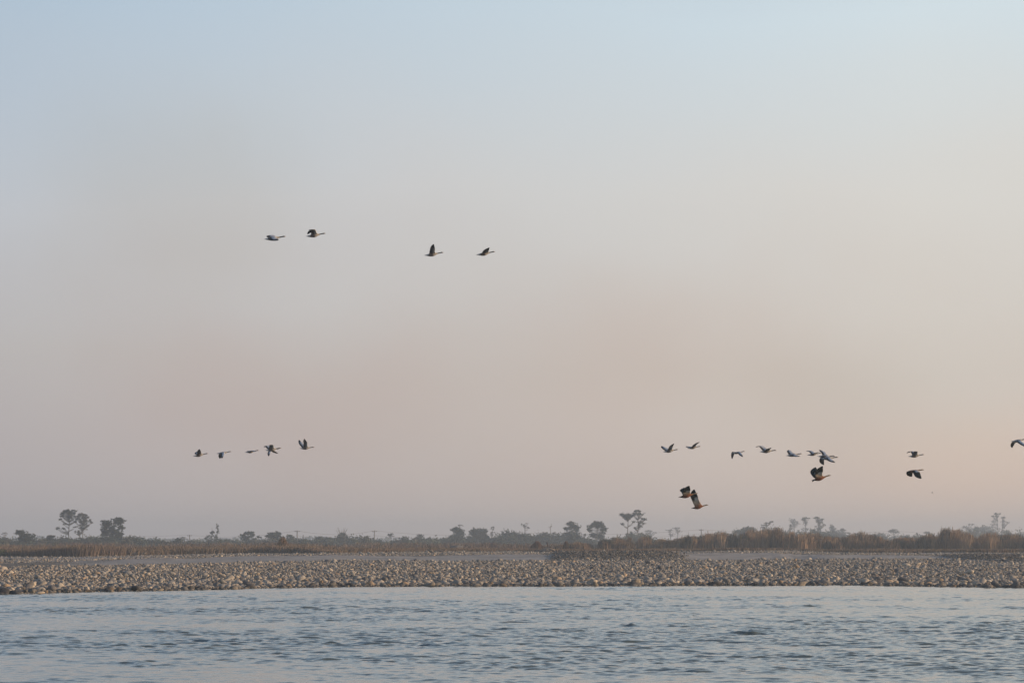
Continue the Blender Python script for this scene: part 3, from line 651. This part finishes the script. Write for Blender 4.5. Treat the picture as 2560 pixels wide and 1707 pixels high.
tree(1350, 2412, [(2424, 1311, 9, 2.5, 100), (2410, 1318, 13, 4, 170), (2402, 1326, 13, 4, 150), (2413, 1332, 14, 6, 170)], "sparse pale tree leaning right, left of the pale domed wood", 'dark', sparse=True, twigs=60, leaf=1.8, lean=8)
tree(1550, 2448, [(2440, 1324, 22, 9, 620), (2462, 1322, 20, 8, 520), (2478, 1328, 12, 8, 260)], "pale domed mass of a far tree left of the tallest right-hand tree", 'mid', leaf=2.0)
tree(1350, 2493, [(2491, 1284, 13, 3, 230), (2483, 1290, 10, 2.5, 120), (2505, 1294, 9, 3, 120), (2508, 1303, 11, 3, 110), (2482, 1303, 10, 4, 90), (2517, 1306, 7, 2, 60), (2478, 1311, 8, 3, 60), (2505, 1313, 8, 4, 60), (2495, 1322, 10, 3, 50)],
     "tallest tree of the right bank, pale and open with two slender limbs", 'dark', sparse=True, twigs=110, leaf=1.7, flat=.35, trunks=[(2493, 2491), (2496, 2508)], top_row=1286)
tree(1400, 2519, [(2515, 1330, 8, 6, 160), (2530, 1337, 8, 4, 110)], "low pale rounded tree right of the tallest right-hand tree", 'mid', leaf=1.8)
tree(1450, 2551, [(2548, 1331, 9, 4, 140), (2556, 1336, 8, 5, 120)], "pale low tree at the right edge of the photo", 'mid', leaf=1.8, sparse=True)
# bare tree with fine twigs
T = TubeSet(); Yb = 760; s = Yb / F; root = tag(empty("bare_tree", ((855 - 1280) * s, Yb, 1.5)), "bare dead tree with thin upright twigs left of the middle utility pole", "tree")
random.seed(5)
for a in range(11):
    ang_ = R(random.uniform(-38, 38)); L_ = random.uniform(22, 31) * s
    T.add([(0, 0, 20 * s), (math.sin(ang_) * L_ * .45, random.uniform(-.5, .5), 20 * s + L_ * .55), (math.sin(ang_) * L_ * 1.0, random.uniform(-.8, .8), 20 * s + L_ * 1.05)], [.09, .06, .03], 5)
T.add([(0, 0, -.2), (0, 0, 10 * s), (0, 0, 22 * s)], [.2, .15, .1], 6)
T.obj("trunk", bark_m, root)

# ------------------------------------------------------------------ utility poles and wires
pole_m = mat("weathered_pole", (.16, .15, .14), rough=.8, noise=.2)
wire_m = mat("wire", (.08, .08, .085), rough=.6, noise=.1)
poles = [(-260, 1334, 960), (474, 1336, 930), (743, 1325, 800), (936, 1325, 830), (1290, 1329, 900), (1753, 1322, 900), (2230, 1326, 960), (2760, 1328, 1000)]
heads = []
plabs = {474: "left utility pole, short and faint, by the small dark tree", 743: "tall utility pole right of the lone tall grass clump", 936: "middle utility pole left of the tiny umbrella-shaped tree", 1753: "right-hand utility pole standing behind the reeds"}
for px_, row, Y in poles:
    p = at(px_, row, Y); z0 = 1.5; heads.append(p)
    if px_ not in plabs: continue
    root = tag(empty("utility_pole", (p.x, Y, z0)), plabs[px_], "utility pole", "utility poles")
    T = TubeSet(); T.add([(0, 0, 0), (0, 0, (p.z - z0) * .5), (0, 0, p.z - z0)], [.19, .16, .13], 8); T.obj("pole", pole_m, root)
    T = TubeSet(); hz = p.z - z0 - .35
    T.add([(-.75, -.17, hz), (0, -.17, hz), (.75, -.17, hz)], [.08, .09, .08], 6); T.obj("crossarm", pole_m, root)
    for q in (-.65, 0, .65):
        T = TubeSet(); T.add([(q, -.17, hz + .05), (q, -.17, hz + .22)], [.06, .05], 6); T.obj("insulator", wire_m, root)
p = at(758, 1336, 830); root = tag(empty("utility_pole", (p.x, 830, 1.5)), "short thin pole just right of the tall utility pole", "utility pole", "utility poles")
T = TubeSet(); T.add([(0, 0, 0), (0, 0, p.z - 1.5)], [.16, .12], 8); T.obj("pole", pole_m, root)
for nm, dz, dx in (("upper", -.12, -.65), ("lower", -1.5, .65)):
    pts = []
    for a, b_ in zip(heads[:-1], heads[1:]):
        for q in range(10):
            t_ = q / 10; v = a.lerp(b_, t_) + Vector((0, 0, dz - 4 * t_ * (1 - t_) * 1.1)); pts.append(v)
    pts.append(heads[-1] + Vector((0, 0, dz)))
    T = TubeSet(); T.add(pts, [.028] * len(pts), 4)
    tag(T.obj("power_wire", wire_m), nm + " thin power wire strung between the far utility poles", "power wire", "power wires")

# ------------------------------------------------------------------ driftwood, ledges, heap
drift_m = mat("driftwood", (.27, .215, .17), rough=.9, noise=.35, nscale=5, bump=.03, bscale=8)
dark_m = mat("dark_driftwood", (.055, .048, .042), rough=.95, noise=.35, nscale=5, bump=.03, bscale=8)
def branchset(name, Y, px0, row0, tubes, m, label, cat_="driftwood"):
    o = at(px0, row0, Y); s = Y / F; T = TubeSet()
    for pts, rad in tubes:
        T.add([((x - px0) * s, d, (row0 - r) * s) for x, r, d in pts], [q * s for q in rad], 7)
    return T, o
def driftwood(Y, px0, row0, trunkt, branches, label, m=drift_m, mb=dark_m):
    T, o = branchset("x", Y, px0, row0, trunkt, m, label); root = tag(empty("driftwood", o), label, "driftwood")
    T.obj("log", m, root)
    for bt in branches:
        T, _ = branchset("x", Y, px0, row0, [bt], mb, label); T.obj("branch", mb, root)
driftwood(291, 1370, 1379, [([(1350, 1377, .2), (1358, 1374, .1), (1368, 1370, 0), (1376, 1372, -.1), (1387, 1375, -.3)], [1.5, 3.2, 4.2, 3.0, 1.8]), ([(1360, 1379, -.2), (1368, 1374, -.1), (1378, 1379, -.1)], [3.4, 4.5, 2.4])],
          [([(1369, 1372, 0), (1370, 1364, 0), (1367, 1357, 0), (1368, 1352, 0)], [2.4, 1.8, 1.2, .4]), ([(1373, 1371, 0), (1378, 1364, .2), (1382, 1359, .2)], [1.3, .9, .4]), ([(1364, 1372, 0), (1360, 1367, .1), (1361, 1363, .1)], [1.4, .8, .3]),
           ([(1354, 1377, 0), (1349, 1379, -.2), (1347, 1382, -.3)], [1.6, 1.2, .6])], "weathered driftwood stump with upright branches on the bank, right of centre")
driftwood(266, 1078, 1382, [([(1070, 1373, .1), (1074, 1375, 0), (1080, 1378, 0), (1086, 1384, -.2)], [1.4, 3.6, 3.4, 1.8]), ([(1068, 1370, .1), (1072, 1374, 0)], [.6, 1.6])],
          [([(1077, 1375, 0), (1077, 1370, 0), (1076, 1365, 0)], [1.7, 1.0, .4]), ([(1083, 1379, -.1), (1085, 1383, -.2), (1088, 1387, -.3)], [1.5, 1.3, .8])], "dark tilted driftwood stump on the stones left of centre, pointed top", m=drift_m)
driftwood(272, 1108, 1379, [([(1097, 1376, 0), (1102, 1377, 0), (1110, 1378, 0), (1116, 1373, 0)], [1.0, 2.4, 2.2, .7])], [([(1110, 1377, 0), (1113, 1373, 0)], [1.0, .5])], "low driftwood log just right of the dark tilted stump")
driftwood(283, 242, 1387, [([(234, 1384, 0), (240, 1383, 0), (249, 1385, 0)], [1.5, 3.6, 1.6])], [([(243, 1383, 0), (246, 1379, 0)], [1.6, .7])], "dark lump of driftwood in the grass edge on the left bank", m=dark_m)
driftwood(262, 338, 1386, [([(329, 1385, 0), (335, 1383, 0), (342, 1382, -.1), (348, 1379, -.2)], [1.4, 2.0, 1.5, .7])], [([(337, 1383, 0), (341, 1386, -.2)], [1.1, .6])], "branching driftwood at the grass edge below the tree with the spire, larger of two")
driftwood(262, 360, 1385, [([(355, 1385, 0), (360, 1383, 0), (366, 1382, 0)], [.8, 1.7, 1.0])], [], "small stub of driftwood right of the branching driftwood on the left")
ledge_m = mat("pale_sand", (.46, .40, .33), rough=.95, noise=.15, nscale=3, bump=.03, bscale=6)
def mound(name, px0, px1, row_t, row_b, Y, m, label, cat_, kind=None, rough=.25, depth=1.0):
    s = Y / F; o = at((px0 + px1) / 2, row_b, Y); a = (px1 - px0) * s / 2; h = (row_b - row_t) * s
    V = []
    for v in icoV2:
        q = Vector(v); k = 1 + rough * mnoise.noise(q * 1.7 + Vector((px0, 0, 0)))
        V.append((q.x * a * k, q.y * depth * k, max(q.z, -.2) * h * k))
    tag(mesh_obj(name, V, icoF2, m, loc=o), label, cat_, kind=kind)
icoV2, icoF2 = ico(3)
mound("sand_ledge", 686, 730, 1373.5, 1379, 336, ledge_m, "pale sand ledge under the lone tall grass clump", "sand ledge", depth=.9)
mound("sand_ledge", 748, 803, 1376, 1378.5, 330, ledge_m, "long thin pale sand ledge right of the lone tall grass clump", "sand ledge", depth=.8)
heap_m = mat("heap_gravel", (.12, .115, .11), rough=.95, noise=.5, nscale=8, bump=.06, bscale=10)
mound("gravel_heap", 1122, 1160, 1363, 1375, 385, heap_m, "pale grey gravel heap sloping right in front of the centre clump", "gravel heap", rough=.5, depth=1.2)

# ------------------------------------------------------------------ birds
feather_m = mat("plumage", attr=True, rough=.75, noise=.10, nscale=30, spec=.2)
#   stations along the bird: fraction, centre height, half height, half width  (unit: body length)
GOOSE = [(0, -.002, .004, .028), (.05, -.006, .010, .036), (.10, -.012, .022, .034), (.18, -.020, .038, .042), (.26, -.026, .052, .056), (.32, -.030, .061, .066), (.38, -.032, .066, .072), (.44, -.030, .067, .073), (.50, -.026, .062, .068),
         (.56, -.019, .052, .056), (.62, -.011, .039, .040), (.68, -.003, .027, .027), (.75, .003, .021, .020), (.82, .006, .0195, .018), (.87, .011, .022, .020), (.905, .014, .0275, .022), (.935, .010, .022, .017), (.96, .004, .012, .011), (1.0, 0, .004, .005)]
DUCK = [(0, -.004, .005, .034), (.06, -.008, .012, .045), (.12, -.014, .026, .045), (.19, -.024, .045, .055), (.26, -.032, .061, .068), (.32, -.038, .073, .080), (.38, -.040, .080, .088), (.44, -.038, .081, .090), (.50, -.032, .076, .084),
        (.56, -.022, .064, .070), (.63, -.012, .048, .050), (.70, -.003, .035, .034), (.77, .004, .029, .027), (.83, .008, .028, .026), (.87, .013, .033, .028), (.905, .014, .034, .027), (.935, .008, .024, .019), (.96, .001, .013, .013), (1.0, -.004, .005, .008)]
NR = 12
def bird(kind, T, B, S, near, far, label, group, chord=.265, near_front=True, Y=None, feet=None, arm=.40, hand=.52, dy=0, tilt=0):
    """T, B, S: tail tip, bill tip, shoulder in photo pixels; near / far = ((wrist), (wing tip)) in photo pixels"""
    prof = GOOSE if kind == 'goose' else DUCK
    Lpx = math.hypot(B[0] - T[0], B[1] - T[1]); Lm = .74 if kind == 'goose' else .64
    Y = (Y or Lm * F / Lpx) + dy; Lm = Lpx * Y / F
    s = Y / F; O = at((T[0] + B[0]) / 2, (T[1] + B[1]) / 2, Y)
    def P(q, y=0): return Vector(((q[0] - (T[0] + B[0]) / 2) * s, y, ((T[1] + B[1]) / 2 - q[1]) * s))
    t0, t1 = P(T), P(B); ax = (t1 - t0).normalized(); up = Vector((-ax.z, 0, ax.x))
    V, C, Fq = [], [], []
    def bodycol(f, a):
        low = math.sin(a)            # -1 below .. 1 above
        if kind == 'goose':
            if f < .05: return (.30, .30, .31)
            if f < .22: return (.42, .42, .43) if low > -.3 else (.50, .47, .44)
            if f < .46: return (.33, .33, .34) if low > .35 else (.16, .12, .10)
            if f < .66: return (.44, .40, .35) if low < .4 else (.36, .33, .30)
            if f < .70: return (.55, .48, .38)
            if f < .86: return (.085, .075, .07) if low > -.5 else (.26, .20, .15)
            if f < .94: return (.20, .18, .16)
            return (.42, .24, .08)
        if f < .24: return (.02, .02, .022)
        if f < .66: return (.25, .10, .045) if low > -.2 else (.20, .07, .035)
        if f < .80: return (.34, .19, .10)
        if f < .94: return (.40, .29, .19)
        return (.03, .03, .03)
    for (f, cz, rh, rw) in prof:
        c = t0.lerp(t1, f) + up * cz * Lm
        for k in range(NR):
            a = 2 * math.pi * k / NR - math.pi / 2 + math.pi / NR
            V.append(c + up * math.sin(a) * rh * (1.38 if kind == 'goose' else 1.12) * Lm + Vector((0, math.cos(a) * rw * 1.2 * Lm, 0)))
            C.append(bodycol(f, a))
    nS = len(prof); holes = {}
    ia, ib = 4, 10                       # wing root spans stations 4..10
    def vi(i, k): return i * NR + k % NR
    # ring index k: angle from -75 deg upwards on the +y side; the band just above the middle carries the wing
    kp = min(range(NR), key=lambda k: abs((2 * math.pi * k / NR - math.pi / 2 + math.pi / NR) - R(15)))
    kn = min(range(NR), key=lambda k: abs((2 * math.pi * k / NR - math.pi / 2 + math.pi / NR) - R(135)))
    for i in range(nS - 1):
        for k in range(NR):
            if ia <= i < ib and k in (kp, kn): continue
            Fq.append((vi(i, k), vi(i, k + 1), vi(i + 1, k + 1), vi(i + 1, k)))
    Fq.append(tuple(vi(0, k) for k in range(NR - 1, -1, -1))); Fq.append(tuple(vi(nS - 1, k) for k in range(NR)))
    Sv = P(S)
    for side, k0, spec in ((-1, kn, near), (1, kp, far)):
        # border of the hole: upper row from front to back, lower row back to front
        if side == 1: upk, lok = k0 + 1, k0
        else: upk, lok = k0, k0 + 1
        loop = [vi(i, upk) for i in range(ib, ia - 1, -1)] + [vi(i, lok) for i in range(ia, ib + 1)]
        nseg = ib - ia + 1
        wr, tp = P(spec[0]), P(spec[1])
        sh = Vector((Sv.x, side * .06 * Lm, Sv.z))
        d1 = wr - sh; d1.y = 0; need = (arm * Lm) ** 2 - d1.x ** 2 - d1.z ** 2; y1 = math.sqrt(max(need, (.10 * Lm) ** 2))
        wr.y = sh.y + side * y1
        d2 = tp - wr; d2.y = 0; need = (hand * Lm) ** 2 - d2.x ** 2 - d2.z ** 2; y2 = math.sqrt(max(need, (.06 * Lm) ** 2))
        tp.y = wr.y + side * y2
        prev = loop; wide = kind != 'goose'
        secs = [(0.30, chord * 1.04, .020), (0.65, chord * 1.02, .015), (1.0, chord * (1.08 if wide else 1), .011), (1.3, chord * (1.05 if wide else .90), .008), (1.6, chord * (.92 if wide else .68), .006), (1.85, chord * (.60 if wide else .40), .004), (2.0, chord * (.22 if wide else .10), .002)]
        for q, ch, th in secs:
            if q <= 1: le = sh.lerp(wr, q)
            else: le = wr.lerp(tp, q - 1)
            sdir = ((wr - sh) if q < .8 else (tp - wr) if q > 1.2 else (tp - sh)).normalized()
            c = (-ax + up * tilt).normalized(); c = c - sdir * c.dot(sdir) * .80
            if c.length < .2: c = Vector((-.3, 0, -1))
            c.normalize(); nrm = sdir.cross(c).normalized() * side
            if nrm.z < 0 and abs(sdir.z) < .95: nrm = -nrm
            base = len(V); new = []
            for j in range(nseg * 2):
                top = j < nseg; u_ = j / (nseg - 1) if top else 1 - (j - nseg) / (nseg - 1)
                camb = math.sin(math.pi * min(u_ * 1.2, 1)) * .028
                tail_in = -.03 * (q < .5)
                p_ = le + c * (u_ * ch * Lm) + nrm * ((camb * ch * 2 + (th if top else -th) * (1 - .8 * u_)) * Lm)
                V.append(p_); new.append(base + j)
                if kind == 'goose':
                    if top: col = (.56, .60, .66) if (u_ < .55 and q < 1.35) else (.05, .05, .055)
                    else: col = (.27, .27, .28) if (u_ < .45 and q < 1.3) else (.045, .04, .045)
                    if u_ < .1 and q < 1.1: col = (.66, .64, .62)
                else:
                    if u_ < .56 and q < .9: col = (.62, .61, .60) if top else (.66, .63, .60)
                    else: col = (.015, .02, .018)
                    if not top and q < .4: col = (.5, .4, .3)
                C.append(col)
            m_ = nseg * 2
            for j in range(m_):
                a, b_ = prev[j], prev[(j + 1) % m_]; cc_, dd = new[(j + 1) % m_], new[j]
                Fq.append((a, b_, cc_, dd) if side == -1 else (a, dd, cc_, b_))
            prev = new
        Fq.append(tuple(prev) if side == 1 else tuple(reversed(prev)))
    nm = "goose" if kind == 'goose' else "shelduck"
    o = mesh_obj(nm, V, Fq, feather_m, col=np.array(C, dtype=np.float32), loc=O)
    bm = bmesh.new(); bm.from_mesh(o.data); bmesh.ops.recalc_face_normals(bm, faces=bm.faces); bm.to_mesh(o.data); bm.free()
    sub = o.modifiers.new("smooth", 'SUBSURF'); sub.levels = 1; sub.render_levels = 2
    tag(o, label, "goose" if kind == 'goose' else "duck", group)
    if feet:
        foot_m = feet_mat
        for off in (-.02, .02):
            Tt = TubeSet(); a = P(feet[0]); b_ = P(feet[1]); a.y = b_.y = off
            Tt.add([a, a.lerp(b_, .6) + Vector((0, 0, -.005)), b_], [.016, .014, .026], 6)
            Tt.obj("foot", foot_m, o)
    return o
feet_mat = mat("dark_foot", (.05, .035, .03), rough=.7)
G1, G2, G3 = "four geese flying high across the sky", "line of geese low over the left bank", "line of geese low over the right bank"
bird('goose', (660, 598), (714.8, 591.2), (687.6, 589.6), ((692, 595), (699.5, 603)), ((683, 586.5), (672, 588)), "leftmost goose of the four high ones, wings mid-stroke just below its back", G1, chord=.36, arm=.20, hand=.26)
bird('goose', (764.1, 590.8), (814.3, 583.6), (793, 585.5), ((790, 575.5), (776, 579)), ((788.5, 572.8), (767, 583)), "second goose of the four high ones, wings raised with tips folded back", G1)
bird('goose', (1060, 638.4), (1109.2, 631.2), (1086.8, 634.1), ((1088.5, 624), (1085.8, 614.5)), ((1086, 624), (1081.5, 616.5)), "third goose of the four high ones, both wings straight up", G1)
bird('goose', (1189.7, 637), (1238.3, 629.2), (1220.5, 632.5), ((1222.5, 628.5), (1224.5, 623.5)), ((1220, 627.5), (1219, 624)), "rightmost goose of the four high ones, wings held just above its back", G1, chord=.32)
bird('goose', (482, 1139.6), (519.9, 1133.3), (504, 1133.8), ((504.8, 1129), (503.2, 1123.4)), ((494.5, 1132), (489.3, 1127)), "goose at the tail end of the left low line, wings raised in a small V", G2)
bird('goose', (541.2, 1133.3), (578.4, 1128.4), (561.8, 1130.1), ((563.3, 1137), (559, 1146.5)), ((555, 1135.5), (547.7, 1145.4)), "goose of the left low line with both wings pointing down", G2)
bird('goose', (612, 1130.2), (647, 1125.4), (635.5, 1126.6), ((639.5, 1126.8), (643.5, 1129.3)), ((627, 1126), (616, 1126.2)), "goose of the left low line with wings level, looking thin and flat", G2, chord=.29)
bird('goose', (663.1, 1125.2), (703.2, 1119.6), (684, 1120.2), ((685.5, 1111.8), (677.6, 1113.5)), ((671, 1112.6), (660.2, 1116.5)), "goose of the left low line with raised wings folded back, overlapping another goose", G2)
bird('goose', (665, 1125.5), (698, 1121.5), (682.6, 1123.6), ((679, 1130.5), (674.7, 1140.7)), ((688, 1127.5), (693.5, 1132.4)), "half-hidden goose of the left low line, one dark wing hanging straight down", G2, dy=2.5)
bird('goose', (748.8, 1120.5), (786, 1117.6), (768.7, 1118.3), ((769.5, 1106.7), (763.6, 1097.5)), ((757.5, 1108), (746.6, 1098.4)), "leading goose of the left low line, wings raised high in a wide V", G2)
bird('goose', (1657.3, 1129), (1695.6, 1123.2), (1679.8, 1123.9), ((1681.5, 1116.5), (1683.9, 1109.4)), ((1665.5, 1118.6), (1655.8, 1113.5)), "last goose of the right low line, wings spread in a wide V", G3)
bird('goose', (1717, 1120.1), (1751.7, 1115.5), (1738, 1116.5), ((1741, 1111.5), (1747.6, 1105.3)), ((1726.5, 1116), (1717.6, 1114.2)), "goose of the right low line with its near wing reaching up and forward", G3)
bird('goose', (1829.3, 1132.9), (1862.4, 1127.8), (1850.2, 1128.7), ((1853.5, 1133.5), (1855.3, 1142.6)), ((1838, 1131), (1831.3, 1147.1)), "goose of the right low line with wings arched down like an arch", G3)
bird('goose', (1898.6, 1128.6), (1941.4, 1125.4), (1923, 1125.2), ((1924.5, 1122.5), (1925.6, 1120.1)), ((1908.5, 1113.5), (1892, 1117)), "goose of the right low line with its far wing raised and bent back", G3)
bird('goose', (1964.4, 1138.5), (2005.2, 1133.9), (1987.3, 1134.9), ((1991.4, 1138), (1999, 1141)), ((1979.5, 1126.5), (1973, 1123.7)), "goose of the right low line, near wing lowered towards the viewer, far wing up", G3, arm=.24, hand=.30, chord=.30)
bird('goose', (2017.4, 1136.9), (2053.7, 1132.3), (2040.4, 1133.9), ((2041.5, 1132.2), (2043, 1131)), ((2032, 1126), (2018, 1125.7)), "goose of the right low line just behind the overlapping pair, far wing bent back", G3)
bird('goose', (2043, 1140), (2088, 1140), (2070, 1139), ((2072, 1142), (2077, 1146)), ((2066, 1129), (2053.7, 1122.7)), "upper goose of the overlapping pair in the right low line, wing raised backwards", G3, dy=2)
bird('goose', (2050.6, 1145.6), (2096, 1142.8), (2074, 1142.6), ((2080, 1149), (2085.3, 1156.8)), ((2061, 1149), (2062.3, 1161.4)), "lower goose of the overlapping pair in the right low line, both wings down", G3, arm=.30, hand=.38, chord=.30)
bird('goose', (2269.9, 1140.5), (2310.7, 1136), (2293, 1135.5), ((2292.4, 1128), (2281, 1130)), ((2288, 1126.5), (2271, 1131.5)), "goose flying directly above the black-winged duck near the right side", G3)
bird('goose', (2526.4, 1103.5), (2568, 1097), (2548.8, 1099.3), ((2557, 1108), (2562, 1118)), ((2540, 1107), (2536.6, 1118)), "goose cut off by the right edge of the photo, wings on the downstroke", G3)
G4 = "ducks with black flight feathers flying lowest on the right"
bird('duck', (2028.2, 1200.2), (2077.7, 1187.4), (2053.7, 1190.6), ((2055.7, 1177.8), (2053, 1165.5)), ((2048.5, 1179), (2044.5, 1166)), "rusty orange duck with black raised wings directly below the overlapping geese", G4, feet=((2037.5, 1198), (2031, 1202.5)), chord=.37)
bird('duck', (1695, 1242.3), (1744.7, 1232.4), (1724.6, 1231), ((1725, 1224.5), (1721, 1214.5)), ((1722, 1224), (1714, 1217.5)), "rusty orange duck on the left of the lowest pair, wings blurred upwards", G4, feet=((1707, 1238.5), (1703.5, 1241.5)), chord=.36, dy=1.5)
bird('duck', (1726.9, 1270), (1771.2, 1261.4), (1749.5, 1256.2), ((1743.8, 1239.5), (1734.8, 1223)), ((1745.5, 1241), (1738.5, 1226)), "lowest rusty orange duck, one long pale-lined wing raised straight up", G4, feet=((1738, 1266), (1735.5, 1270.5)), chord=.36, arm=.46)
bird('duck', (2265.2, 1178.6), (2310, 1173.9), (2294.4, 1173.6), ((2297.5, 1181.5), (2299, 1197)), ((2284.5, 1178), (2285.6, 1190.2)), "dark duck with broad black wings swept down, near the right side", G4, chord=.35)
o = bird('goose', (2328, 1230), (2334, 1234), (2331, 1232), ((2331, 1230.5), (2330.5, 1229)), ((2331.5, 1230.5), (2332, 1229)), "tiny far-off bird below the black-winged duck near the right side", None, Y=700)
o.name = "distant_bird"; o["category"] = "bird"

# ------------------------------------------------------------------ haze (a closed box of even pale air)
bm = bmesh.new(); bmesh.ops.create_cube(bm, size=1.0)
me = bpy.data.meshes.new("haze"); bm.to_mesh(me); bm.free()
hz = bpy.data.objects.new("haze", me); COL.objects.link(hz)
Y0, Y1, Z0, Z1 = -150, 3030, -2.7, 26.0
hz.scale = (3100, Y1 - Y0, Z1 - Z0); hz.location = (0, (Y0 + Y1) / 2, (Z0 + Z1) / 2)
hm = bpy.data.materials.new("haze_air"); hm.use_nodes = True; t = hm.node_tree; t.nodes.clear()
pv = t.nodes.new('ShaderNodeVolumePrincipled'); pv.inputs['Color'].default_value = (.70, .83, .98, 1); pv.inputs['Density'].default_value = .00058; pv.inputs['Anisotropy'].default_value = 0.2
ou = t.nodes.new('ShaderNodeOutputMaterial'); t.links.new(pv.outputs[0], ou.inputs['Volume'])
me.materials.append(hm); tag(hz, kind="stuff"); hz["label"] = "pale smoky haze in the air over the river and bank"; hz["category"] = "haze"
